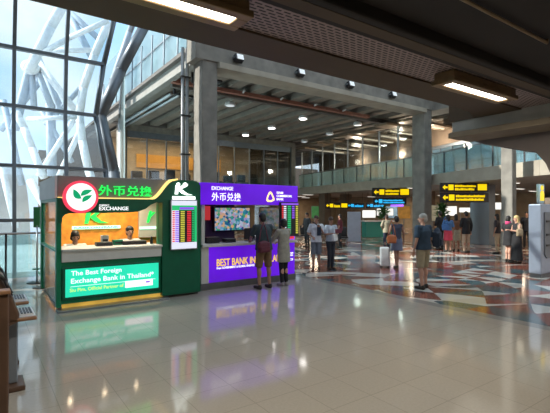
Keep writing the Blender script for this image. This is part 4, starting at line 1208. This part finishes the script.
    if sl > 0:
        for sg in (-1, 1):
            sh, el, wr = [Vector(q) for q in arms[sg]]
            if sl <= .5:
                e = sh.lerp(el, sl * 2); tb.cap(T(sh), T(sh.lerp(e, .2)), R(.066), R(.062)); tb.cone(T(sh), T(e), R(.066), R(.060), 14)
            else:
                tb.cap(T(sh), T(el), R(.066), R(.054)); e = el.lerp(wr, (sl - .5) * 2); tb.cone(T(el), T(e), R(.053), R(.040), 14)
    tb.build('shirt' if bottom[0] != 'dress' else 'dress_top', cloth(col), r, world=False, voxel=vox)
    # bottom
    kind, bc, bl = bottom
    bb = MB()
    if kind in ('shorts', 'pants'):
        bb.ball(T((0, 0, .955)), (R(.160 * b_ + .012), R(.112 * b_ + .012), R(.13)))
        for sg in (-1, 1):
            hp, kn, an = [Vector(q) for q in legs[sg]]
            if kind == 'shorts':
                t = (hp.z - bl) / (hp.z - kn.z); e = hp.lerp(kn, t) if t <= 1 else kn.lerp(an, (kn.z - bl) / (kn.z - an.z))
                bb.ball(T(hp), (R(.09 * b_),) * 3); bb.cone(T(hp), T(e), R(.092 * b_), R(.088), 16)
            else:
                bb.cap(T(hp), T(kn), R(.090 * b_), R(.066)); bb.cap(T(kn), T(an.lerp(kn, .08)), R(.066), R(.053))
        bb.build('trousers' if kind == 'pants' else 'shorts', cloth(bc), r, world=False, voxel=vox)
    else:
        f0 = .165 * b_; f1 = .20 * b_ if bl > .4 else .22
        prof = [(.135 * b_ + .02, 1.12), (f0 + .015, 1.0), (f0 + .03, .9), (f1, (bl + .9) / 2), (f1 + .02, bl)]
        vs = []; 
        for rr, z in prof:
            for i in range(24):
                t = 2 * PI * i / 24; rw = rr * (1 + .05 * math.sin(6 * t) * (1.1 - z)); vs.append(T((rw * math.cos(t), rw * .78 * math.sin(t), z)))
        fs = [tuple(range(24)), tuple(reversed(range(4 * 24, 5 * 24)))]
        for j in range(4):
            for i in range(24): fs.append((j * 24 + i, (j + 1) * 24 + i, (j + 1) * 24 + (i + 1) % 24, j * 24 + (i + 1) % 24))
        bb.add(vs, fs); bb.build('skirt', cloth(bc), r, world=False, voxel=vox)
    return r

def ground(px, d): p = at(px, 209, d); return (p.x, p.y, 0)
VIEW = math.atan2(-.575, .818)     # turn so that local +Y looks straight away from the camera

# customers at the purple counter (facing the counter, +Y)
person((5.27, 7.93, 0), 0, 1.71, 'person in a dark navy shirt and brown shorts leaning at the purple counter', ((.03, .045, .055), .45, .90), ('shorts', (.16, .09, .045), .50), ('black', 'short'),
       armL='counter', armR='counter', lean=.10, stance=.14, build=1.2)
person((5.86, 7.98, 0), .05, 1.57, 'person in a long grey beige tunic and black trousers at the purple counter', ((.30, .28, .23), .6, .62), ('pants', (.01, .01, .012), 0), ('black', 'bob'),
       skin='light', armL='counter', armR='counter', stance=.07, shoes=(.3, .28, .26), lean=.03)
def sling(p, rz, m, label, cat='bag', w=.28, h=.24, d=.10, z=.9, strap=True, x=0, y=0, sh=.5, name='shoulder_bag'):
    r = thing(name, (p[0], p[1], z), label, cat, None, rz)
    MB().ball((x, y, h / 2), (w / 2, d / 2, h / 2), 18, 12).box(x - w * .4, x + w * .4, y - d * .42, y + d * .42, 0, h * .85).build('bag_body', m, r, world=False, voxel=.012)
    MB().box(x - w * .35, x + w * .35, y - d * .55, y - d * .42, h * .12, h * .5).build('pocket', m, r, world=False, bevel=.01)
    if strap:
        MB().tube([(x - w * .38, y, h * .8), (x - w * .2, y + .01, h + sh * .6), (x, y + .02, h + sh), (x + w * .2, y + .01, h + sh * .6), (x + w * .38, y, h * .8)], .012, 8).build('strap', m, r, world=False, smooth=True)
    return r
sling((5.15, 7.76), 0, M['maroon'], 'maroon bag slung behind the hips of the person in navy', w=.34, h=.26, d=.14, z=.84, sh=.40)

# two tourists
person((8.17, 9.50, 0), PI - .75, 1.60, 'person in white shirt and grey shorts with a dark sling, left of the tourist pair', ((.62, .64, .68), .45, .90), ('shorts', (.14, .16, .19), .50), ('brown', 'short'),
       skin='tan', armL='strap', armR='waist', stance=.09, head_yaw=-.3)
person((8.53, 9.26, 0), PI - .15, 1.56, 'person in pale shirt and dark trousers reading beside the tourist in shorts', ((.42, .46, .52), .45, .95), ('pants', (.02, .025, .035), 0), ('brown', 'short'),
       skin='tan', armL='front', armR='front', stance=.07, head_pitch=-.35)
r = thing('sling_strap', (8.17, 9.50, 1.0), 'dark sling bag across the chest of the tourist in white', 'bag', None, PI - .75)
MB().side([(.15, .02), (.17, .02), (.17, .3), (.15, .3)], -.15, -.03).build('bag_body', M['navy'], r, world=False, bevel=.015)
MB().tube([(-.09, .155, .28), (.03, .145, .38), (.12, .08, .42)], .014, 8).build('strap', M['navy'], r, world=False, smooth=True)
low = thing('document_bag', (8.41, 8.96, .88), 'white plastic bag held by the tourist in dark trousers', 'bag', None, .4)
MB().side([(-.05, 0), (.05, 0), (.03, .2), (-.03, .2)], -.13, .13).build('bag_body', M['white_bag'], low, world=False, bevel=.02)
MB().tube([(-.06, 0, .2), (0, 0, .30), (.06, 0, .2)], .006, 6).build('handle', M['white_bag'], low, world=False)
tag(MB().box(8.44, 8.64, 8.91, 8.98, 1.10, 1.22).build('brochure', M['maroon'], bevel=.003), 'small folded brochure in the hands of the reading tourist', 'brochure')

# woman with orange bag, suitcase
wx, wy, _ = ground(396.5, 12.8)
person((wx, wy, 0), VIEW + .1, 1.58, 'person in a dark patterned dress walking away with an orange shoulder bag', ((.04, .045, .075), 0, .95), ('dress', (.13, .15, .22), .60), ('black', 'bun'),
       skin='tan', armL='waist', armR='down', stance=.05, stride=.08)
ox, oy, _ = ground(391.5, 12.55)
sling((ox, oy), VIEW, M['orange_leather'], 'orange brown leather bag hanging on the left shoulder of the walking person', w=.32, h=.26, d=.14, z=.78, sh=.42)
sx_, sy_, _ = ground(384.5, 13.0)
r = thing('suitcase', (sx_, sy_, 0), 'tall white grey suitcase standing left of the person with the orange bag', 'suitcase', None, VIEW - .2)
MB().box(-.14, .14, -.16, .16, .05, .62).build('shell', M['white_bag'], r, world=False, bevel=.04, seg=3)
for a in (-1, 1):
    for b in (-1, 1): MB().cone((a * .10 - .01, b * .12, .025), (a * .10 + .01, b * .12, .025), .025, .025).build('wheel', M['dark_plastic'], r, world=False, smooth=True)
MB().tube([(-.08, .12, .6), (-.08, .12, .74), (.08, .12, .74), (.08, .12, .6)], .01, 8).build('handle', M['dark_plastic'], r, world=False, smooth=True)
gx, gy, _ = ground(386.5, 18)
person((gx, gy, 0), VIEW + .2, 1.56, 'person in a beige shirt and dark trousers standing behind the white suitcase', ((.30, .27, .19), .5, .88), ('pants', (.02, .025, .05), 0), ('brown', 'short'),
       vox=.014, armL='waist', armR='waist', face=False)

# man in khaki shorts
kx, ky, _ = ground(423, 9.5)
person((kx, ky, 0), VIEW + .55, 1.69, 'grey haired person in a navy shirt and khaki shorts standing alone', ((.022, .045, .075), .45, .92), ('shorts', (.34, .29, .19), .50), ('grey', 'short'),
       skin='light', armL='down', armR='down', stance=.12, stride=.05, build=1.16, head_yaw=.8)
bx_, by_, _ = ground(437, 9.62)
r = thing('backpack', (bx_, by_, .92), 'dark navy backpack hanging behind the grey haired person', 'backpack', None, VIEW + 1.0)
MB().ball((0, 0, .22), (.14, .10, .24), 18, 12).box(-.13, .13, -.08, .08, .02, .36).build('bag_body', M['navy'], r, world=False, voxel=.014)
MB().box(-.10, .10, -.12, -.075, .05, .2).build('pocket', M['navy'], r, world=False, bevel=.02)
for sgn in (-1, 1): MB().tube([(sgn * .09, .08, .1), (sgn * .1, .13, .25), (sgn * .09, .09, .4)], .014, 8).build('strap', M['dark_plastic'], r, world=False, smooth=True)

# group on the right
G = [(440, 18.6, 1.70, ((.012, .012, .015), .9, .9), ('pants', (.012, .012, .014), 0), ('black', 'short'), 'person all in black at the left of the group under the yellow signs', .4),
     (448, 17.6, 1.56, ((.06, .15, .33), .5, .98), ('skirt', (.55, .05, .09), .55), ('black', 'long'), 'person in a pink red skirt and blue top in the standing group', 0),
     (456, 18.0, 1.58, ((.16, .07, .035), .5, .9), ('skirt', (.30, .28, .20), .50), ('black', 'long'), 'person in a brown top and pale skirt between the pink skirt and black jacket', -.3),
     (466, 17.2, 1.70, ((.010, .010, .012), 1, .80), ('pants', (.36, .28, .20), 0), ('black', 'short'), 'person in a black jacket and beige trousers at the right of the group', .2)]
for px, d, h, t, b, hr, lab, rot in G:
    x, y, _ = ground(px, d)
    person((x, y, 0), VIEW + rot, h, lab, t, b, hr, vox=.014, face=False, armL='waist', armR='down')
x, y, _ = ground(445.3, 17.4)
sling((x, y), VIEW, cloth((.05, .14, .36)), 'bright blue shoulder bag beside the pink red skirt', w=.30, h=.26, d=.12, z=.92, sh=.3)
# pair at the third column
x, y, _ = ground(508, 14.4)
person((x, y, 0), VIEW - 1.2, 1.56, 'person in a black dress with a pink scarf, back to the third column', ((.012, .012, .014), .4, .95), ('dress', (.012, .012, .014), .62), ('black', 'bob'),
       skin='light', armL='waist', armR='front', stance=.06)
r = thing('scarf', (x, y, 1.27), 'bright pink scarf on the person in the black dress', 'scarf', None, VIEW)
MB().lathe([(.085, 0), (.105, .03), (.10, .09), (.075, .12), (.06, .10)], (0, 0, 0), 20, 1, .85).build('scarf_wrap', cloth((.50, .05, .16)), r, world=False, smooth=True)
x, y, _ = ground(516.5, 13.9)
person((x, y, 0), VIEW + 1.6, 1.58, 'blonde person with bare shoulders in a long black skirt', ((.012, .012, .014), 0, .95), ('skirt', (.010, .010, .012), .12), ('blonde', 'long'),
       skin='light', armL='front', armR='front', stance=.07, stride=.05)
x, y, _ = ground(519.5, 13.6)
sling((x, y), VIEW, cloth((.28, .22, .14)), 'beige bag carried by the blonde person', w=.22, h=.26, d=.12, z=.92, sh=.2)
x, y, _ = ground(526.5, 19)
person((x, y, 0), VIEW + 2.4, 1.68, 'person in dark clothes standing far behind, between the pair and the silver machine', ((.012, .014, .02), 1, .85), ('pants', (.015, .015, .02), 0), ('black', 'short'), vox=.015, face=False)
x, y, _ = ground(497, 16.9)
person((x, y, 0), VIEW + .8, 1.60, 'person in a dark top and beige trousers just left of the third column', ((.03, .025, .03), .5, .9), ('pants', (.38, .30, .20), 0), ('black', 'long'), vox=.014, face=False, stance=.05)
# far bystanders left
x, y, _ = ground(307, 20)
person((x, y, 0), VIEW + 2.2, 1.62, 'person in black carrying something white, far behind beside the purple kiosk', ((.02, .02, .025), .9, .9), ('pants', (.015, .015, .018), 0), ('black', 'short'), vox=.015, face=False, armR='waist')
x, y, _ = ground(340, 19.6)
person((x, y, 0), VIEW + 1.2, 1.55, 'person in a dark red top seen just behind the pair of tourists', ((.12, .02, .03), .5, .9), ('pants', (.015, .015, .018), 0), ('black', 'short'), vox=.015, face=False)

# clerks, seated
def stool(x, y, label):
    r = thing('office_chair', (x, y, 0.06), label, 'chair', None, PI)
    MB().box(-.22, .22, -.22, .2, .38, .44).build('seat', M['seat_black'], r, world=False, bevel=.03)
    MB().box(-.2, .2, -.28, -.24, .5, .85).build('backrest', M['seat_black'], r, world=False, bevel=.02)
    MB().cone((0, 0, .03), (0, 0, .38), .03, .03).build('gas_column', M['steel'], r, world=False, smooth=True)
    mb = MB()
    for i in range(5):
        t = 2 * PI * i / 5; mb.cone((0, 0, .05), (.25 * math.cos(t), .25 * math.sin(t), .025), .022, .018, 8)
    mb.build('base', M['dark_plastic'], r, world=False)
stool(1.60, 9.42, 'black office chair under the left clerk in the green kiosk')
stool(2.70, 9.42, 'black office chair under the right clerk in the green kiosk')
person((1.60, 9.40, .05), PI, 1.72, 'left clerk in a white shirt seated low behind the green kiosk counter', ((.62, .62, .58), .5, .90), ('pants', (.02, .02, .03), 0), ('black', 'bob'),
       skin='light', sit=True, armL='desk', armR='desk', head_pitch=-.3)
person((2.70, 9.40, .06), PI, 1.80, 'right clerk in a white shirt seated upright behind the green kiosk counter', ((.66, .66, .62), .5, .90), ('pants', (.02, .02, .03), 0), ('black', 'short'),
       skin='light', sit=True, armL='desk', armR='desk')
